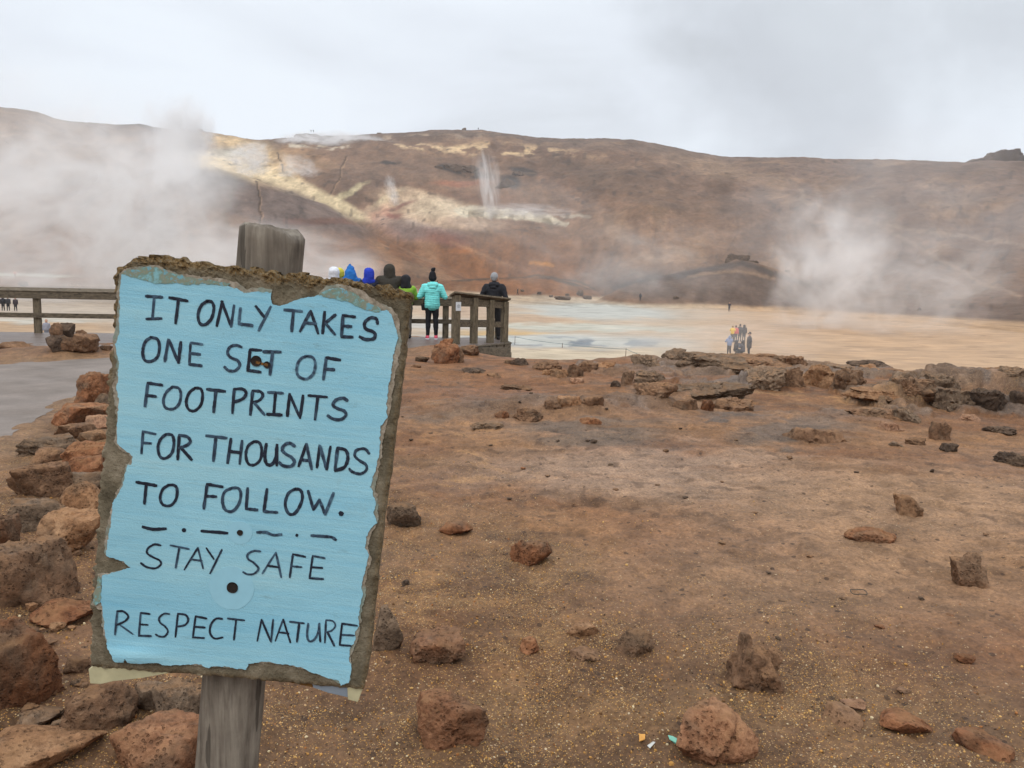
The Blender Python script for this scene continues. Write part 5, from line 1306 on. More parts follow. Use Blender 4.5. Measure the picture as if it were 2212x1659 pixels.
# fascia of upright boards over a long beam, round the visible corner
fa, fb = FR[-2] - (FR[-1] - FR[-2]) * .55, FR[-1]
def fascia(a, b, n, name):
    d = (b - a); L = np.linalg.norm(d); d /= L; nrm = np.array((d[1], -d[0], 0)); mb = MB()
    for i in range(n):
        u, v = L * i / n + .026, L * (i + 1) / n - .026
        mb.bar(a + d * u + nrm * .02 + (0, 0, -.145), a + d * v + nrm * .02 + (0, 0, -.145), .035, .20)
    obj(name, mb.mesh(name, .004), WOOD_GREY, boardwalk)
    mb = MB().bar(a + nrm * .028 + (0, 0, -.36), b + nrm * .028 + (0, 0, -.36), .05, .22)
    mb.bar(a + nrm * .026 + (0, 0, -.022), b + nrm * .026 + (0, 0, -.022), .05, .034)
    obj('edge_beam', mb.mesh('edge_beam', .004), WOOD_GREY, boardwalk)
fascia(fa, fb, 7, 'fascia'); fascia(fb + (bd * .0), back_r, 4, 'fascia')
mb = MB()
for p in (fb - bd * .12 + bn * .1, back_r - bd * .12 - bn * .12, fa + bn * .15):
    zb = float(height(p[0:1], p[1:2])[0]) - .3
    mb.bar((p[0], p[1], zb), (p[0], p[1], -.05), .14, .14, (0, 1, 0))
obj('footing', mb.mesh('footing'), WOOD_POSTS, boardwalk)

def post_mesh(a, zt, wd, dp, dirv):
    return MB().bar((a[0], a[1], DZ - .02), (a[0], a[1], zt), wd, dp, tuple(np.array((-dirv[1], dirv[0], 0)))).mesh('post', .006)
railing = empty('railing', tuple(b0 * .5 + b1 * .5), 'long grey wooden railing along the back of the boardwalk that people lean on', 'railing')
Lb = float((r_end - b0) @ bd)
us = [-2.9 + 1.745 * i for i in range(0, 20)]
gap = float((b1 - b0) @ bd) / 5.0
us = [gap * i for i in range(-2, 6)] + [Lb - .12]
TOPZ = 1.04
for u in us:
    if u > Lb: continue
    obj('post', post_mesh(b0 + bd * u, DZ + .92, .15, .10, bd), WOOD_POSTS, railing)
A_, B_ = b0 + bd * (us[0] - .3), b0 + bd * (Lb + .05)
tiltv = np.array((0, 0, 1.0)) * math.cos(R(22)) - bn * math.sin(R(22))
obj('cap_rail', MB().bar(A_ + (0, 0, TOPZ - DZ), B_ + (0, 0, TOPZ - DZ), .20, .045, tuple(tiltv)).mesh('cap_rail', .005), WOOD_RAIL, railing)
obj('top_rail', MB().bar(A_ + (0, 0, .87) - bn * .07, B_ + (0, 0, .87) - bn * .07, .045, .14).mesh('top_rail', .005), WOOD_RAIL, railing)
obj('middle_rail', MB().bar(A_ + (0, 0, .415) - bn * .07, B_ + (0, 0, .415) - bn * .07, .045, .11).mesh('middle_rail', .005), WOOD_RAIL, railing)

p0, p3 = deck_pt(984, 743.5), deck_pt(1089, 739.2)
fd = p3 - p0; fL = np.linalg.norm(fd); fd /= fL; fn = np.array((-fd[1], fd[0], 0))
front = empty('railing', tuple(p0 * .5 + p3 * .5), 'short slanting wooden railing at the near corner of the boardwalk with a white plaque', 'railing')
zt0, zt3 = 1.19, 1.045
for i, f in enumerate((0.0, .36, .70, 1.0)):
    q = p0 + fd * fL * f; zt = zt0 + (zt3 - zt0) * f
    mb = MB()
    for s in (-.037, .037):
        c = q + fd * s
        mb.bar((c[0], c[1], DZ - .02), (c[0], c[1], zt - .03), .070, .13 if i else .16, tuple(fn))
    mb.bar((q + fd * .0 - fn * .045)[:2].tolist() + [.40], (q - fn * .045)[:2].tolist() + [.56], .03, .03, tuple(fn))
    obj('post', mb.mesh('post', .005), WOOD_POSTS, front)
tl = np.array((0, 0, 1.0)) * math.cos(R(-24)) + fn * math.sin(R(24))
e0, e1 = p0 - fd * .12, p3 + fd * .10
obj('cap_rail', MB().bar((e0[0], e0[1], zt0), (e1[0], e1[1], zt3), .22, .04, tuple(tl)).mesh('cap_rail', .005), WOOD_RAIL, front)
for nm, za, zb, ht, off in (('top_rail', zt0 - .13, zt3 - .13, .145, .0), ('middle_rail', .50, .47, .13, 0.0)):
    for j, (f0, f1) in enumerate(((0.06, .32), (.40, .66), (.74, .96))):
        a, b = p0 + fd * fL * f0, p0 + fd * fL * f1
        obj(nm, MB().bar((a[0], a[1], za + (zb - za) * f0), (b[0], b[1], za + (zb - za) * f1), .045, ht).mesh(nm, .005), WOOD_RAIL, front)
# the little plaque with a round grey mark
pc = p0 - fn * .088 - fd * .0 + (0, 0, 0.0)
zc = 0.91; plx = fd; m_w = plain_mat('white_plate', A(214, 216, 218, .95), .5, .03, 40); m_g = plain_mat('grey_print', A(120, 124, 126), .6, .05, 40)
mb = MB().bar(pc - plx * .073 + (0, 0, zc - DZ), pc + plx * .073 + (0, 0, zc - DZ), .006, .20)
plaque = obj('plaque', mb.mesh('plaque', .002), m_w, front)
mb = MB(); o_c = pc - fn * .005 + (0, 0, zc - DZ + .005)
for rr, th_ in ((.040, .004), (.031, .003)):
    V, F = [], []
    for kk in range(28):
        a = 2 * math.pi * kk / 28
        for q_ in (rr, rr - th_): V.append(o_c + plx * q_ * math.cos(a) + np.array((0, 0, 1)) * q_ * math.sin(a))
    for kk in range(28): F.append((2 * kk, 2 * kk + 1, (2 * kk + 3) % 56, (2 * kk + 2) % 56))
    mb.add(V, F)
for a_, b_ in (((-.015, -.008), (-.004, .010)), ((-.004, .010), (.004, -.006)), ((.004, -.006), (.016, .012)), ((-.016, .012), (.014, .016)), ((-.012, -.014), (.014, -.012))):
    A2, B2 = (o_c + plx * q[0] + np.array((0, 0, 1.0)) * q[1] for q in (a_, b_))
    mb.bar(A2, B2, .001, .004)
obj('round_mark', mb.mesh('round_mark'), m_g, plaque)

# rope barriers
RUSTY = plain_mat('rusty_iron', A(92, 58, 40), .8, .3, 60)
ROPE = plain_mat('pale_rope', A(150, 156, 140), .9, .15, 60)
TWINE = plain_mat('green_rope', A(96, 122, 124), .9, .15, 60)
def stake(px, py_top, py_bot, label, mat, rad=.011, d=None):
    q = hit(px, py_bot) if d is None else at(px, py_bot, d)
    dd = (q - EYE) @ fw; h_ = (py_bot - py_top) * dd / FPX
    top_ = q + np.array((.02, 0, h_))
    o = empty('rope_stake', tuple(q), label, 'stake', 'iron stakes that carry the rope barriers')
    obj('rod', MB().tube([q - (0, 0, .15), q * .5 + top_ * .5 + (.004, 0, 0), top_], [rad, rad, rad * .9], 8).mesh('rod', 0, True), mat, o)
    obj('rope_loop', MB().tube([top_ + (rad * 1.6 * math.cos(t), rad * 1.6 * math.sin(t), -.06 - .004 * t) for t in np.linspace(0, 9, 24)], .004, 6).mesh('rope_loop', 0, True), ROPE, o)
    return top_ - (0, 0, .06)
def rope(pts, sag, rad, label, mat):
    L = []
    for a, b in zip(pts[:-1], pts[1:]):
        for t in np.linspace(0, 1, 14)[:-1]: L.append(a + (b - a) * t - np.array((0, 0, sag * 4 * t * (1 - t))))
    L.append(pts[-1])
    tag(obj('rope', MB().tube(L, rad, 6).mesh('rope', 0, True), mat), label, 'rope', 'ropes of the barrier')
s0 = stake(1076, 718, 767, 'rusty iron stake in front of the boardwalk corner', RUSTY, .014)
s1 = stake(1214, 741, 757, 'thin stake on the flat right of the boardwalk corner', RUSTY, .02, 63)
s2 = stake(1351, 752, 774, 'thin stake on the flat just left of the outcrop', RUSTY, .02, 55)
s3 = stake(1112, 726, 741, 'thin stake on the flat right behind the boardwalk corner', RUSTY, .02, 72)
lf = deck_pt(1046, 744); lf[2] += .05
rope([s0, lf], .02, .006, 'pale rope from the rusty stake down to the boardwalk corner', ROPE)
rope([s3, s1, s2, at(1420, 800, 48) * np.array((1, 1, 0)) + np.array((0, 0, s2[2]))], .06, .016, 'thin greenish rope strung along the flat between thin stakes', TWINE)

# ------------------------------------------------------------------ people
def capsules(caps, seg=14):
    V, F = [], []
    for p0, r0, p1, r1 in caps:
        p0, p1 = np.array(p0, float), np.array(p1, float); d = p1 - p0; L = np.linalg.norm(d)
        d = d / L if L > 1e-6 else np.array((0, 0, 1.0))
        u = np.array((1.0, 0, 0)) if abs(d[0]) < .8 else np.array((0, 1.0, 0))
        x = np.cross(d, u); x /= np.linalg.norm(x); y = np.cross(d, x); o = len(V); rings = []
        for i in range(5): a = math.pi / 2 * i / 4.0; rings.append((p0 - d * r0 * math.cos(a), max(r0 * math.sin(a), r0 * .02)))
        for i in range(5): a = math.pi / 2 * i / 4.0; rings.append((p1 + d * r1 * math.sin(a), max(r1 * math.cos(a), r1 * .02)))
        for c, r in rings:
            for k in range(seg): t = 2 * math.pi * k / seg; V.append(c + r * (math.cos(t) * x + math.sin(t) * y))
        for i in range(len(rings) - 1):
            for k in range(seg): F.append((o + i * seg + k, o + i * seg + (k + 1) % seg, o + (i + 1) * seg + (k + 1) % seg, o + (i + 1) * seg + k))
        F.append(tuple(o + k for k in reversed(range(seg)))); F.append(tuple(o + 9 * seg + k for k in range(seg)))
    return V, F
def grown(name, caps, voxel, mat, parent, sc=1.0, smooth=3, wrinkle=0.0, quilt=0.0, seed=0):
    """One continuous surface grown round the limbs."""
    V, F = capsules(caps)
    me = bpy.data.meshes.new('tmp'); me.from_pydata([tuple(v * sc) for v in V], [], F)
    ob = bpy.data.objects.new('tmp', me); C.objects.link(ob)
    rm = ob.modifiers.new('r', 'REMESH'); rm.mode = 'VOXEL'; rm.voxel_size = voxel * sc
    sm = ob.modifiers.new('s', 'SMOOTH'); sm.iterations = smooth; sm.factor = .5
    dg = bpy.context.evaluated_depsgraph_get()
    out = bpy.data.meshes.new_from_object(ob.evaluated_get(dg))
    bpy.data.objects.remove(ob); bpy.data.meshes.remove(me)
    out.name = name; out.materials.clear()
    n = len(out.vertices)
    if (wrinkle or quilt) and n:
        co = np.empty(n * 3, np.float32); out.vertices.foreach_get('co', co); co = co.reshape(-1, 3)
        no = np.empty(n * 3, np.float32); out.vertices.foreach_get('normal', no); no = no.reshape(-1, 3)
        q = co / sc; dsp = wrinkle * fbm(q[:, 0] * 7 + seed, q[:, 1] * 7, q[:, 2] * 11, 3, 701)
        if quilt: dsp = dsp + quilt * (np.abs(np.sin(q[:, 2] * math.pi / .058 + .5 * np.sin(q[:, 0] * 9))) ** .6 - .6)
        co = co + no * dsp[:, None] * sc
        out.vertices.foreach_set('co', co.ravel().astype(np.float32))
    out.polygons.foreach_set('use_smooth', np.ones(len(out.polygons), bool)); out.update()
    o = obj(name, out, mat, parent)
    o.matrix_parent_inverse = Matrix.Identity(4)      # grown in the person's own space
    return o
CM = {}
def cloth(rgb, rough=.8, name='cloth'):
    if rgb not in CM: CM[rgb] = plain_mat(name, A(*rgb, .95), rough, .12, 26, .004)
    return CM[rgb]
SKIN = plain_mat('skin', A(196, 152, 128), .55, .08, 20)
def arm_pts(pose, s):
    if pose == 'rail': return (s * .19, 0, 1.39), (s * .30, .10, 1.13), (s * .16, .34, 1.10)
    if pose == 'chest': return (s * .19, 0, 1.38), (s * .31, -.01, 1.13), (s * .10, .24, 1.22)
    if pose == 'photo': return (s * .19, 0, 1.39), (s * .27, .14, 1.20), (s * .07, .24, 1.50)
    if pose == 'pocket': return (s * .19, 0, 1.39), (s * .29, -.06, 1.12), (s * .20, .10, .96)
    return (s * .19, 0, 1.39), (s * .245, .0, 1.10), (s * .255, .07, .86)
def person(loc, rotz, Ht, label, jacket, trousers, shoes, head, headcol, pose='down', stride=.0, near=True, group=None, hem=.86, lean=0.0, quilt=0.0, sole=None, bulk=1.0, crouch=False, hood_back=False):
    root = empty('person', tuple(loc), label, 'person', group, rotz)
    s_ = Ht / 1.76; vx = .013 if near else .034
    def leg(s):
        f = stride * s
        if crouch: return (s * .10, 0, .40), (s * .15, .36, .46), (s * .13, .04, .09)
        return (s * .09, 0, .93), (s * .098, .02 + f * .5, .50), (s * .11, -.01 + f, .09)
    drop = .53 if crouch else 0.0
    fwd = .10 if crouch else 0.0
    def T(p):
        x, y, z = p; z -= drop
        return (x, y + lean * max(0, z - (.9 - drop)) * .9 + fwd * max(0, z - .4), z)
    body, jk, tr = [], [], []
    body += [(T((0, .012, 1.60)), .094, T((0, .0, 1.665)), .097), (T((0, .04, 1.545)), .056, T((0, .02, 1.60)), .08), (T((0, .10, 1.60)), .012, T((0, .112, 1.575)), .016), (T((-.094, 0, 1.57)), .018, T((-.098, -.005, 1.62)), .018), (T((.094, 0, 1.57)), .018, T((.098, -.005, 1.62)), .018),
             (T((-.03, .082, 1.53)), .016, T((.03, .082, 1.53)), .016), (T((-.035, .085, 1.635)), .016, T((.035, .085, 1.635)), .016),
             (T((0, -.01, 1.42)), .058, T((0, .01, 1.54)), .052), (T((-.08, 0, 1.30)), .11, T((.08, 0, 1.30)), .11), (T((0, 0, 1.28)), .13, T((0, 0, .98)), .13), (T((-.16, 0, 1.40)), .055, T((.16, 0, 1.40)), .055)]
    b = bulk
    jk += [(T((-.085 * b, 0, 1.31)), .135 * b, T((.085 * b, 0, 1.31)), .135 * b), (T((-.03, .0, 1.30)), .155 * b, T((-.03, 0, hem + .13)), .16 * b), (T((.03, .0, 1.30)), .155 * b, T((.03, 0, hem + .13)), .16 * b), (T((-.06, 0, hem + .12)), .135 * b, T((.06, 0, hem + .12)), .135 * b),
           (T((-.165 * b, 0, 1.39)), .078 * b, T((.165 * b, 0, 1.39)), .078 * b), (T((0, -.015, 1.42)), .085, T((0, -.005, 1.485)), .075)]
    for s in (-1, 1):
        sh, el, wr = (T(p) for p in arm_pts(pose, s)); sh = (sh[0] * b, sh[1], sh[2]); el = (el[0] * b, el[1], el[2])
        v = np.array(wr) - np.array(el); v /= np.linalg.norm(v)
        body += [(sh, .05, el, .041), (el, .041, wr, .029)]
        pm = np.array(wr) + v * .065
        side = np.cross(v, (0, 0, 1.0)); side /= max(np.linalg.norm(side), 1e-6)
        body.append((tuple(np.array(wr) + v * .02), .030, tuple(pm), .030))
        if near:
            dn = np.cross(side, v)
            for k, (o, l_) in enumerate(((-.026, .060), (-.009, .072), (.009, .068), (.026, .052))):
                f0 = pm + side * o + v * .018; f1 = f0 + v * l_ * .55 - dn * .004; f2 = f1 + v * l_ * .4 - dn * .018
                body += [(tuple(f0), .0105, tuple(f1), .0098), (tuple(f1), .0098, tuple(f2), .0085)]
            t0 = np.array(wr) + v * .03 - side * s * .024; t1 = t0 + v * .03 - side * s * .022
            body += [(tuple(t0), .012, tuple(t1), .010), (tuple(t1), .010, tuple(t1 + v * .026), .009)]
        jk += [(sh, .080 * b, el, .064 * b), (el, .064 * b, tuple(np.array(wr) - v * .01), .046 * b)]
        hp, kn, an = leg(s)
        body += [(hp, .070, kn, .050), (kn, .050, an, .036), (an, .04, (an[0] + s * .02, an[1] + .13, .04), .032)]
        tr += [(hp, .108, kn, .076), (kn, .076, (an[0], an[1], an[2] + .035), .058)]
    tr.append(((-.06, 0, leg(1)[0][2] + .03), .118, (.06, 0, leg(1)[0][2] + .03), .118))
    grown('body', body, vx, SKIN, root, s_, 2)
    grown('jacket', jk, vx * 1.15, cloth(jacket), root, s_, 3, .009, quilt, len(label))
    slim = .95 if sole else 1.0
    grown('trousers', [(a_, r0 * slim, b_, r1 * slim * (.95 if sole else 1)) for a_, r0, b_, r1 in tr], vx * 1.15, cloth(trousers), root, s_, 3, .008, 0, len(label) + 3)
    for s in (-1, 1):
        an = leg(s)[2]
        so = grown('shoe', [((an[0], an[1] - .035, .055), .046, (an[0] + s * .02, an[1] + .15, .045), .040), ((an[0], an[1], .075), .05, (an[0], an[1], .11), .048)], vx, cloth(shoes), root, s_, 2)
        if sole and near:
            grown('sole', [((an[0] - .012, an[1] - .045, .02), .034, (an[0] + s * .02 - .008, an[1] + .165, .018), .030), ((an[0] + .012, an[1] - .045, .02), .034, (an[0] + s * .02 + .008, an[1] + .165, .018), .030)], vx * .8, cloth(sole), so, s_, 1)
    if head == 'hood':
        grown('hood', [(T((0, -.03, 1.615)), .136, T((0, -.035, 1.635)), .134), (T((0, -.03, 1.52)), .132, T((0, -.03, 1.60)), .136), (T((-.05, -.02, 1.42)), .115, T((.05, -.02, 1.42)), .115), (T((0, -.02, 1.44)), .13, T((0, -.03, 1.53)), .13)], vx, cloth(headcol), root, s_, 3, .010, 0, len(label) + 5)
    elif head == 'peak':
        grown('hood', [(T((0, -.02, 1.58)), .142, T((0, -.03, 1.68)), .098), (T((0, -.03, 1.68)), .098, T((-.01, -.05, 1.78)), .030), (T((-.07, -.02, 1.41)), .13, T((.07, -.02, 1.41)), .13), (T((0, -.02, 1.45)), .16, T((0, -.03, 1.58)), .138)], vx, cloth(headcol), root, s_, 2, .010, 0, 3)
    elif head == 'beanie':
        grown('hat', [(T((0, -.012, 1.63)), .112, T((0, -.02, 1.72)), .085), (T((0, -.02, 1.72)), .085, T((0, -.03, 1.77)), .05)], vx, cloth(headcol), root, s_, 2, .004)
        grown('pompom', [(T((.015, -.03, 1.84)), .055, T((.02, -.03, 1.85)), .052)], vx * .7, cloth(headcol), root, s_, 0, .02, 0, 8)
    elif head == 'cap':
        grown('hat', [(T((0, -.005, 1.66)), .108, T((0, -.01, 1.69)), .098), (T((0, .08, 1.65)), .05, T((0, .15, 1.64)), .03)], vx, cloth(headcol), root, s_, 2)
    else:
        grown('hair', [(T((0, -.020, 1.648)), .101, T((0, -.016, 1.662)), .100), (T((0, -.040, 1.595)), .076, T((0, -.032, 1.635)), .094)], vx, cloth(headcol), root, s_, 2, .008, 0, 6)
    if hood_back:
        grown('hood', [(T((-.07, -.10, 1.44)), .070, T((.07, -.10, 1.44)), .070), (T((-.05, -.13, 1.37)), .058, T((.05, -.13, 1.37)), .058), (T((-.10, -.03, 1.47)), .045, T((.10, -.03, 1.47)), .045)], vx, cloth(jacket), root, s_, 2, .012, 0, 11)
    return root
def on_deck(px, off):
    """On the boards, in the direction of picture column px, off metres before the back railing."""
    v = ray(px, 700.0); q = b0 - bn * off
    t = ((q - EYE) @ bn) / (v @ bn); p = EYE + v * t
    return np.array((p[0], p[1], DZ))
G1 = 'visitors lined up at the boardwalk railing'
def deck_person(px, off, Ht, label, *a, turn=0.0, **k):
    p = on_deck(px, off)
    return person(p, -math.atan2(p[0], p[1]) + R(turn), Ht, label, *a, group=G1, **k)
deck_person(722, .50, 1.70, 'person in a white hood behind the top edge of the sign', (206, 208, 216), (60, 62, 70), (50, 48, 48), 'hood', (214, 216, 222), 'rail')
deck_person(733, .22, 1.68, 'person in a yellow hood partly hidden by the white hood', (208, 196, 40), (52, 54, 60), (50, 48, 48), 'hood', (202, 190, 66), 'rail')
deck_person(757, .42, 1.73, 'person in a bright blue jacket with a pointed hood', (34, 100, 168), (48, 50, 58), (50, 48, 48), 'peak', (34, 106, 180), 'rail', bulk=1.05)
deck_person(797, .45, 1.70, 'person in a royal blue hood and dark navy jacket', (30, 34, 52), (48, 50, 58), (50, 48, 48), 'hood', (36, 60, 176), 'rail')
deck_person(841, .48, 1.80, 'tall broad person in a dark olive hooded jacket', (52, 48, 40), (56, 54, 54), (44, 42, 40), 'hood', (54, 50, 42), 'rail', bulk=1.22, lean=.10)
deck_person(876, .46, 1.56, 'person in a lime green jacket with a black hood and grey trousers', (132, 172, 56), (98, 92, 84), (34, 34, 36), 'hood', (34, 34, 38), 'rail', stride=.10)
wp = on_deck(933, .62)
deck_person(933, .62, 1.62, 'woman in a turquoise quilted jacket, black pompom hat and pink trainers', (120, 218, 214), (22, 22, 26), (206, 84, 104), 'beanie', (20, 20, 26), 'chest', quilt=.012, bulk=1.08, sole=(214, 214, 218), hem=.80, hood_back=True, turn=3)
deck_person(1066, .50, 1.66, 'grey-haired man in a black jacket behind the corner railing', (28, 28, 34), (32, 30, 32), (30, 28, 28), 'hair', (148, 148, 150), 'pocket', stride=.12, bulk=1.12, hem=.78, hood_back=True, turn=-12)
bagp = wp + np.array((-.20, .02, .78))
bag = empty('shoulder_bag', tuple(bagp), 'small black bag at the hip of the woman in turquoise', 'bag')
obj('pouch', MB().hexa([(bagp[0] + x * .07, bagp[1] + y * .035, bagp[2] + z * .075) for z in (-1, 1) for x, y in ((-.75 if z < 0 else -1, -1), (1, -1), (1, 1), (-.75 if z < 0 else -1, 1))]).mesh('pouch', .015, True), cloth((24, 24, 28)), bag)
obj('strap', MB().tube([bagp + (-.02, .03, .07), bagp + (.02, .10, .30), wp + np.array((.02, .17, 1.20)), wp + np.array((.12, .05, 1.43))], .010, 6).mesh('strap', 0, True), cloth((24, 24, 28)), bag)

G2 = 'visitors walking on the flat'
def far_person(px, py_foot, Ht, label, *a, d=None, turn=180.0, **k):
    q = hit(px, py_foot) if d is None else at(px, py_foot, d)
    q = np.array((q[0], q[1], float(height(q[0:1], q[1:2], False)[0]) - .02))
    return person(q, -math.atan2(q[0], q[1]) + R(turn), Ht, label, *a, near=False, group=G2, **k)
BK, DG = (34, 33, 38), (44, 42, 46)
far_person(1581, 744, 1.72, 'person in a yellow jacket in the group beyond the outcrop', (226, 186, 60), DG, BK, 'hair', (150, 120, 80), 'photo', turn=0, d=85)
far_person(1588, 744, 1.70, 'person in a coral red jacket next to the yellow one', (206, 84, 84), DG, BK, 'hair', (70, 54, 44), turn=0, d=86)
far_person(1597, 742, 1.78, 'left one of the two people in black walking away beyond the outcrop', BK, BK, BK, 'cap', BK, 'photo', stride=.12, turn=0, d=87)
far_person(1606, 741, 1.72, 'right one of the two people in black walking away beyond the outcrop', DG, BK, BK, 'hood', DG, stride=-.1, turn=0, d=88)
far_person(1617, 770, 1.78, 'tall person in a long black coat and cap standing right of the group', BK, BK, BK, 'cap', BK, 'pocket', d=62, turn=100, hem=.6, bulk=1.1)
far_person(1574, 772, 1.52, 'person in a pale blue hooded jacket with a backpack, low behind the outcrop', (126, 140, 172), DG, BK, 'hood', (120, 136, 170), 'photo', d=64, turn=20, bulk=1.15)
far_person(1588, 772, 1.72, 'dark figure bending down beside the pale blue jacket', DG, BK, BK, 'hood', DG, 'photo', d=63, turn=-60, crouch=True)
far_person(1604, 772, 1.72, 'dark figure crouching beside the tall black coat', (70, 70, 78), BK, BK, 'hood', BK, 'photo', d=62, turn=60, crouch=True)
far_person(1575, 673, 1.75, 'lone person in dark clothes far out on the flat, right of centre', (64, 56, 66), BK, BK, 'hair', BK, 'photo')
far_person(1383, 650, 1.75, 'lone dark figure at the left end of the knoll', DG, BK, BK, 'hood', BK)
far_person(1118, 637, 1.80, 'lone dark figure walking right of the grey-haired man', BK, BK, BK, 'hair', BK, stride=.18, turn=90)
far_person(7, 668, 1.76, 'bulky dark figure at the left edge under the railing', BK, BK, BK, 'hood', BK, d=117, bulk=1.15)
far_person(18, 668, 1.76, 'dark figure walking close beside the bulky one under the railing', DG, BK, BK, 'hair', BK, d=117, stride=.12)
far_person(34, 668, 1.72, 'slim dark figure apart from the pair under the railing', (58, 48, 52), BK, BK, 'hair', BK, d=117, stride=-.14)
far_person(101, 719, 1.76, 'pale figure almost lost in the steam right of the railing post', (140, 140, 150), (110, 112, 122), DG, 'hair', (120, 90, 80), d=75)
far_person(33, 600, 1.75, 'tiny figure in an orange jacket and green hat on the pale patch at left', (206, 96, 60), (150, 100, 80), DG, 'cap', (170, 220, 120))
G3 = 'hikers on the ridge'
for px, py, lab, base_ in ((672, 284, 'left one of two tiny hikers on the flat-topped crag', 'crag'), (677, 284, 'right one of two tiny hikers on the flat-topped crag', 'crag'), (1033, 283, 'tiny hiker standing alone on the ridge near its highest point', None)):
    d_ = 592 if base_ else 600; q = at(px, py + 2, d_)
    if not base_: q[2] = float(height(q[0:1], q[1:2], False)[0])
    person(q, 0, 1.8, lab, BK, BK, BK, 'hair', BK, near=False, group=G3)

# ------------------------------------------------------------------ small things on the ground
LV_, FV_, CV_ = [], [], []
Dv, F_ = ico(1)
cols = np.array([A(190, 140, 76), A(216, 172, 106), A(218, 196, 156), A(120, 88, 58), A(84, 66, 52), A(168, 112, 66)])
pr = np.array([.30, .24, .07, .17, .13, .09])
n_p = 42000
dd_ = 1.5 * (7.0 / 1.5) ** (rng.random(n_p) ** 1.15); aa_ = rng.uniform(-R(37), R(37), n_p)
gx_, gy_ = np.sin(aa_) * dd_, np.cos(aa_) * dd_
keep = (rng.random(n_p) < .04 + .96 * grit_zone(gx_, gy_, np.zeros(n_p)) ** 1.3) & (poly_dist(gx_, gy_, PATH_W) > .3)
gx_, gy_ = gx_[keep], gy_[keep]; gz_ = height(gx_, gy_)
sz = .0023 * np.exp(rng.normal(0, .42, len(gx_))); ci = rng.choice(6, len(gx_), p=pr)
VV = (Dv[None] * sz[:, None, None] * rng.uniform(.6, 1.3, (len(gx_), 1, 3)) * rng.uniform(.75, 1.15, (len(gx_), len(Dv), 1)) + np.stack([gx_, gy_, gz_ + sz * .35], -1)[:, None]).reshape(-1, 3)
FF = (F_[None] + (np.arange(len(gx_)) * len(Dv))[:, None, None]).reshape(-1, 3)
me = mesh_np('gravel', VV, FF, False); color_attr(me, np.repeat(cols[ci] * rng.uniform(.8, 1.15, (len(gx_), 1)), len(Dv), 0))
m_, t_, o_ = new_mat('grit'); g_ = NT(t_)
g_.bsdf(o_, g_.n('ShaderNodeAttribute', attribute_name='albedo').outputs['Color'], .9, None, .2)
tag(obj('gravel', me, m_), kind='stuff')
def flake(px, py, pts, th_, mat, name, label, cat, lift=.004):
    q = hit(px, py); k_ = float((q - EYE) @ fw) / FPX; az = math.atan2(q[0], q[1]); sl = math.sin(math.atan2(EYE[2] - q[2], np.hypot(q[0], q[1])))
    n = len(pts); top = []
    for i, (x, y) in enumerate(pts):
        dx, dy = (x - px) * k_, -(y - py) * k_ / sl
        top.append((q[0] + dx * math.cos(az) + dy * math.sin(az), q[1] - dx * math.sin(az) + dy * math.cos(az), q[2] + lift + .006 * (i % 3)))
    V = top + [(a, b, c - th_) for a, b, c in top]
    F = [tuple(range(n)), tuple(range(2 * n - 1, n - 1, -1))] + [(i, (i + 1) % n, (i + 1) % n + n, i + n) for i in range(n)]
    tag(obj(name, MB().add(V, F).mesh(name), mat), label, cat)
flake(1457, 1606, [(1442, 1592), (1452, 1596), (1462, 1603), (1471, 1618), (1468, 1617), (1460, 1612), (1446, 1600)], .002, plain_mat('mint_plastic', A(130, 196, 172), .4, .1, 60), 'wrapper', 'torn strip of mint green wrapper on the gravel', 'litter')
flake(1387, 1601, [(1380, 1594), (1393, 1596), (1393, 1609), (1381, 1608)], .003, plain_mat('ochre_chip', A(222, 160, 80), .8, .1, 60), 'chip', 'small square orange chip on the gravel left of the green wrapper', 'litter')
flake(1406, 1614, [(1398, 1614), (1410, 1608), (1415, 1612), (1404, 1619)], .002, plain_mat('white_scrap', A(206, 204, 196), .7, .1, 60), 'scrap', 'crumpled white scrap between the orange chip and the green wrapper', 'litter')
q = hit(1855, 1277); k_ = float((q - EYE) @ fw) / FPX
pts = [q + np.array((17 * k_ * math.cos(t), 17 * k_ * math.sin(t), .016 + .004 * math.sin(3 * t))) for t in np.linspace(0, 2 * math.pi, 30)]
tag(obj('ring', MB().tube(pts, 0.0024, 6, False).mesh('ring', 0, True), plain_mat('black_rubber', A(86, 76, 66), .8, .1, 40)), 'thin dark ring lying flat on the bare dirt', 'ring')

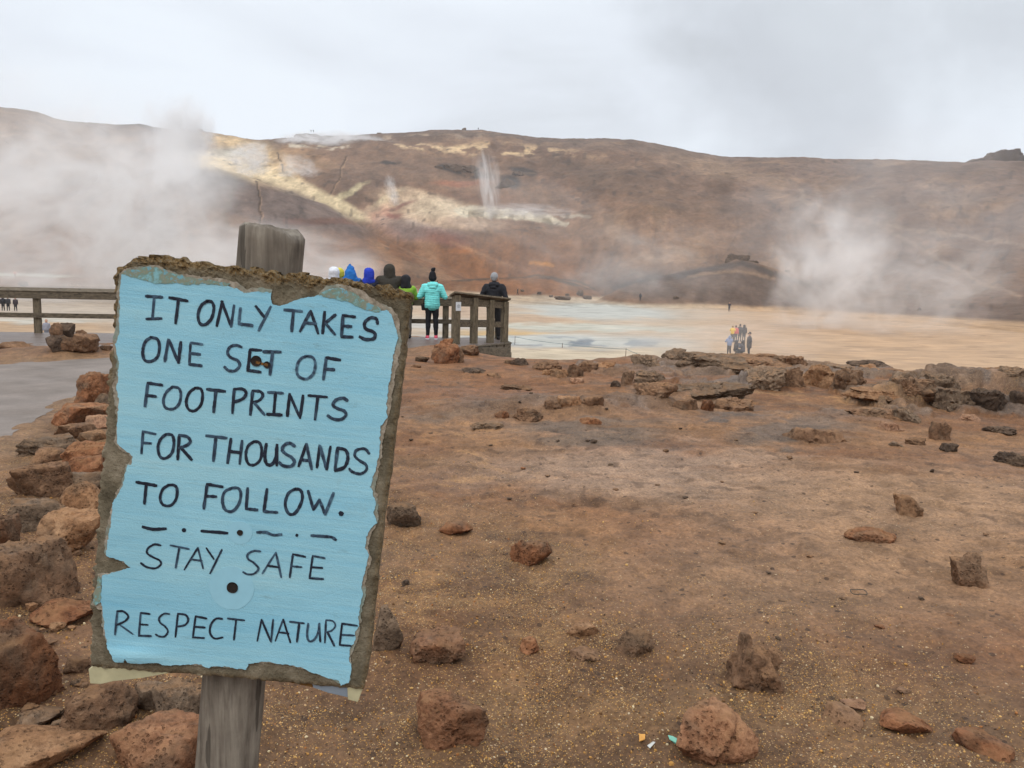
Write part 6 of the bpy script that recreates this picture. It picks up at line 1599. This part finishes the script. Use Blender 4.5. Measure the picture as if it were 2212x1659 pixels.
# ------------------------------------------------------------------ air: haze and steam
def volume_mat(name, density, color, seed, scale, lo, hi, power, stretch=(1, 1, 1), aniso=0.2, warp=.9, taper=0.0):
    """Steam: a drifting body, its outline bent and torn by turbulence."""
    m, t, out = new_mat(name); g = NT(t)
    v = g.n('ShaderNodeTexCoord').outputs['Object']
    sv = g.mapping(v, stretch, (0, 0, 0), (seed, seed * .7, seed * 1.3))
    big = g.n('ShaderNodeTexNoise', {'Vector': sv, 'Scale': 1.5, 'Detail': 3.0, 'Roughness': .55}).outputs[1]
    off = g.n('ShaderNodeVectorMath', {0: g.n('ShaderNodeVectorMath', {0: big, 1: (.5, .5, .5)}, operation='SUBTRACT').outputs[0], 'Scale': warp * 2}, operation='SCALE').outputs[0]
    vw = g.n('ShaderNodeVectorMath', {0: v, 1: off}, operation='ADD').outputs[0]
    sp_ = g.n('ShaderNodeSeparateXYZ', {0: vw})
    # narrow over the vent, spreading as it rises
    wdn = g.rng(sp_.outputs[2], -1.0, .6, 1.0 + taper, 1.0)
    cb = g.n('ShaderNodeCombineXYZ', {0: g.math('MULTIPLY', sp_.outputs[0], wdn), 1: sp_.outputs[1], 2: sp_.outputs[2]}).outputs[0]
    ln = g.n('ShaderNodeVectorMath', {0: cb}, operation='LENGTH').outputs['Value']
    fall = g.math('POWER', g.math('SUBTRACT', 1.0, ln, True), power)
    l0 = g.n('ShaderNodeVectorMath', {0: v}, operation='LENGTH').outputs['Value']
    shell = g.rng(l0, 1.0, .78)
    nz = g.noise(sv, scale, 6.0, .62, 1.2)
    dn = g.math('MULTIPLY', g.math('MULTIPLY', g.math('MULTIPLY', fall, shell), g.math('POWER', g.rng(nz, lo, hi), 1.4)), density)
    pv = g.n('ShaderNodeVolumePrincipled', {'Color': (*color, 1), 'Density': dn, 'Anisotropy': aniso})
    t.links.new(pv.outputs[0], out.inputs[1])
    return m
def ball(name, seg=20, rings=12):
    V, F = [], []
    for i in range(rings + 1):
        a = math.pi * i / rings
        for k in range(seg):
            b = 2 * math.pi * k / seg
            V.append((math.sin(a) * math.cos(b), math.sin(a) * math.sin(b), math.cos(a)))
    for i in range(rings):
        for k in range(seg):
            F.append((i * seg + k, (i + 1) * seg + k, (i + 1) * seg + (k + 1) % seg, i * seg + (k + 1) % seg))
    me = bpy.data.meshes.new(name); me.from_pydata(V, [], F)
    bm = bmesh.new(); bm.from_mesh(me); bmesh.ops.remove_doubles(bm, verts=bm.verts, dist=1e-5); bmesh.ops.recalc_face_normals(bm, faces=bm.faces); bm.to_mesh(me); bm.free()
    return me
WHITE = (0.985, 0.968, 0.955)
def steam(px, py, d, rx, ry, depth, dens, label, seed, scale=2.2, lo=.40, hi=.70, power=1.0, tilt=0.0, stretch=(1, 1, 1), color=WHITE, warp=.8, taper=0.0):
    """A body of steam round the point seen at px, py at distance d; half-width rx and half-height ry in picture pixels."""
    p = at(px, py, d); k = d / FPX
    o = obj('steam_plume', ball('steam_plume'), volume_mat('steam', dens, color, seed, scale, lo, hi, power, stretch, .2, warp, taper))
    o.location = p; o.scale = (rx * k, depth, ry * k)
    o.rotation_euler = (0, R(tilt), -math.atan2(p[0], p[1]))
    return tag(o, label, 'steam', 'steam from the hot ground')
steam(150, 470, 150, 370, 250, 28, .16, 'broad bank of grey-white steam drifting over the left half of the hill', 3.1, 2.8, .41, .66, .9, -14, warp=.8)
steam(90, 380, 170, 340, 290, 26, .045, 'thin veil of steam along the left edge, reaching into the sky', 9.4, 2.0, .36, .70, .8, warp=.6)
steam(318, 470, 140, 175, 210, 13, .33, 'dense pale steam billowing up just left of the sign post top', 5.2, 2.4, .38, .66, 1.0, 10, warp=.7, taper=.6)
steam(540, 592, 130, 320, 125, 16, .26, 'low white steam behind the top of the sign post', 7.7, 2.4, .36, .66, .9, warp=.6)
steam(380, 318, 300, 90, 120, 15, .55, 'bright white puff rising past the left hill crest', 1.3, 2.2, .38, .64, .9, 14, warp=.7, taper=1.0)
steam(735, 313, 540, 140, 30, 18, .60, 'flat white wisp of steam lying just under the ridge', 2.2, 3.0, .40, .64, .8, 0, (1.6, 1, .6), warp=.6)
steam(540, 348, 420, 66, 42, 9, .55, 'small steam puff on the yellow band of the hill', 4.9, 2.6, .40, .64, .9, -20, taper=1.0)
steam(648, 386, 440, 70, 54, 9, .42, 'small steam puff in the gully below the yellow band', 6.1, 2.6, .40, .64, .9, 25, taper=1.0)
steam(1052, 404, 368, 40, 96, 6, .38, 'thin white steam column rising from the pale cliff', 8.8, 2.6, .42, .62, 1.0, -8, (1, 1, .45), warp=.55, taper=1.2)
steam(1130, 456, 368, 130, 20, 8, .22, 'faint steam trailing along the top edge of the pale cliff', 12.1, 3.0, .42, .64, .8)
steam(848, 418, 400, 20, 44, 4, .50, 'tiny steam jet above the cream patches mid hill', 13.7, 2.4, .40, .62, .9, -14, warp=.5, taper=1.2)
steam(1800, 585, 120, 165, 190, 14, .30, 'dense white steam plume standing over the right side of the flat', 10.5, 2.0, .38, .66, 1.0, -10, warp=.75, taper=.9)
steam(1965, 640, 110, 240, 150, 13, .13, 'thin steam plume right of the dense one over the flat', 11.9, 2.2, .38, .66, .9, -6, warp=.7, taper=.6)
steam(1540, 725, 54, 330, 80, 14, .05, 'low steam drifting over the flat round the walking visitors', 14.2, 2.4, .38, .66, .8)
steam(1230, 540, 190, 340, 150, 30, .022, 'faint steam veil in front of the centre of the hill', 15.8, 2.0, .38, .68, .8, 20)
steam(1980, 470, 230, 420, 200, 40, .021, 'thin grey veil of steam over the right half of the hill', 17.3, 1.8, .34, .70, .7)
steam(1440, 560, 150, 240, 100, 22, .022, 'thin steam across the dark knoll', 19.1, 2.2, .38, .68, .8)
hz = MB().hexa([(-900, -40, -12), (900, -40, -12), (900, 930, -12), (-900, 930, -12), (-900, -40, 168), (900, -40, 168), (900, 930, 168), (-900, 930, 168)])
m_, t_, o_ = new_mat('haze'); g_ = NT(t_)
pv_ = g_.n('ShaderNodeVolumePrincipled', {'Color': (.96, .96, .98, 1), 'Density': 0.00024, 'Anisotropy': 0.1})
t_.links.new(pv_.outputs[0], o_.inputs[1])
tag(obj('haze', hz.mesh('haze'), m_), kind='stuff')
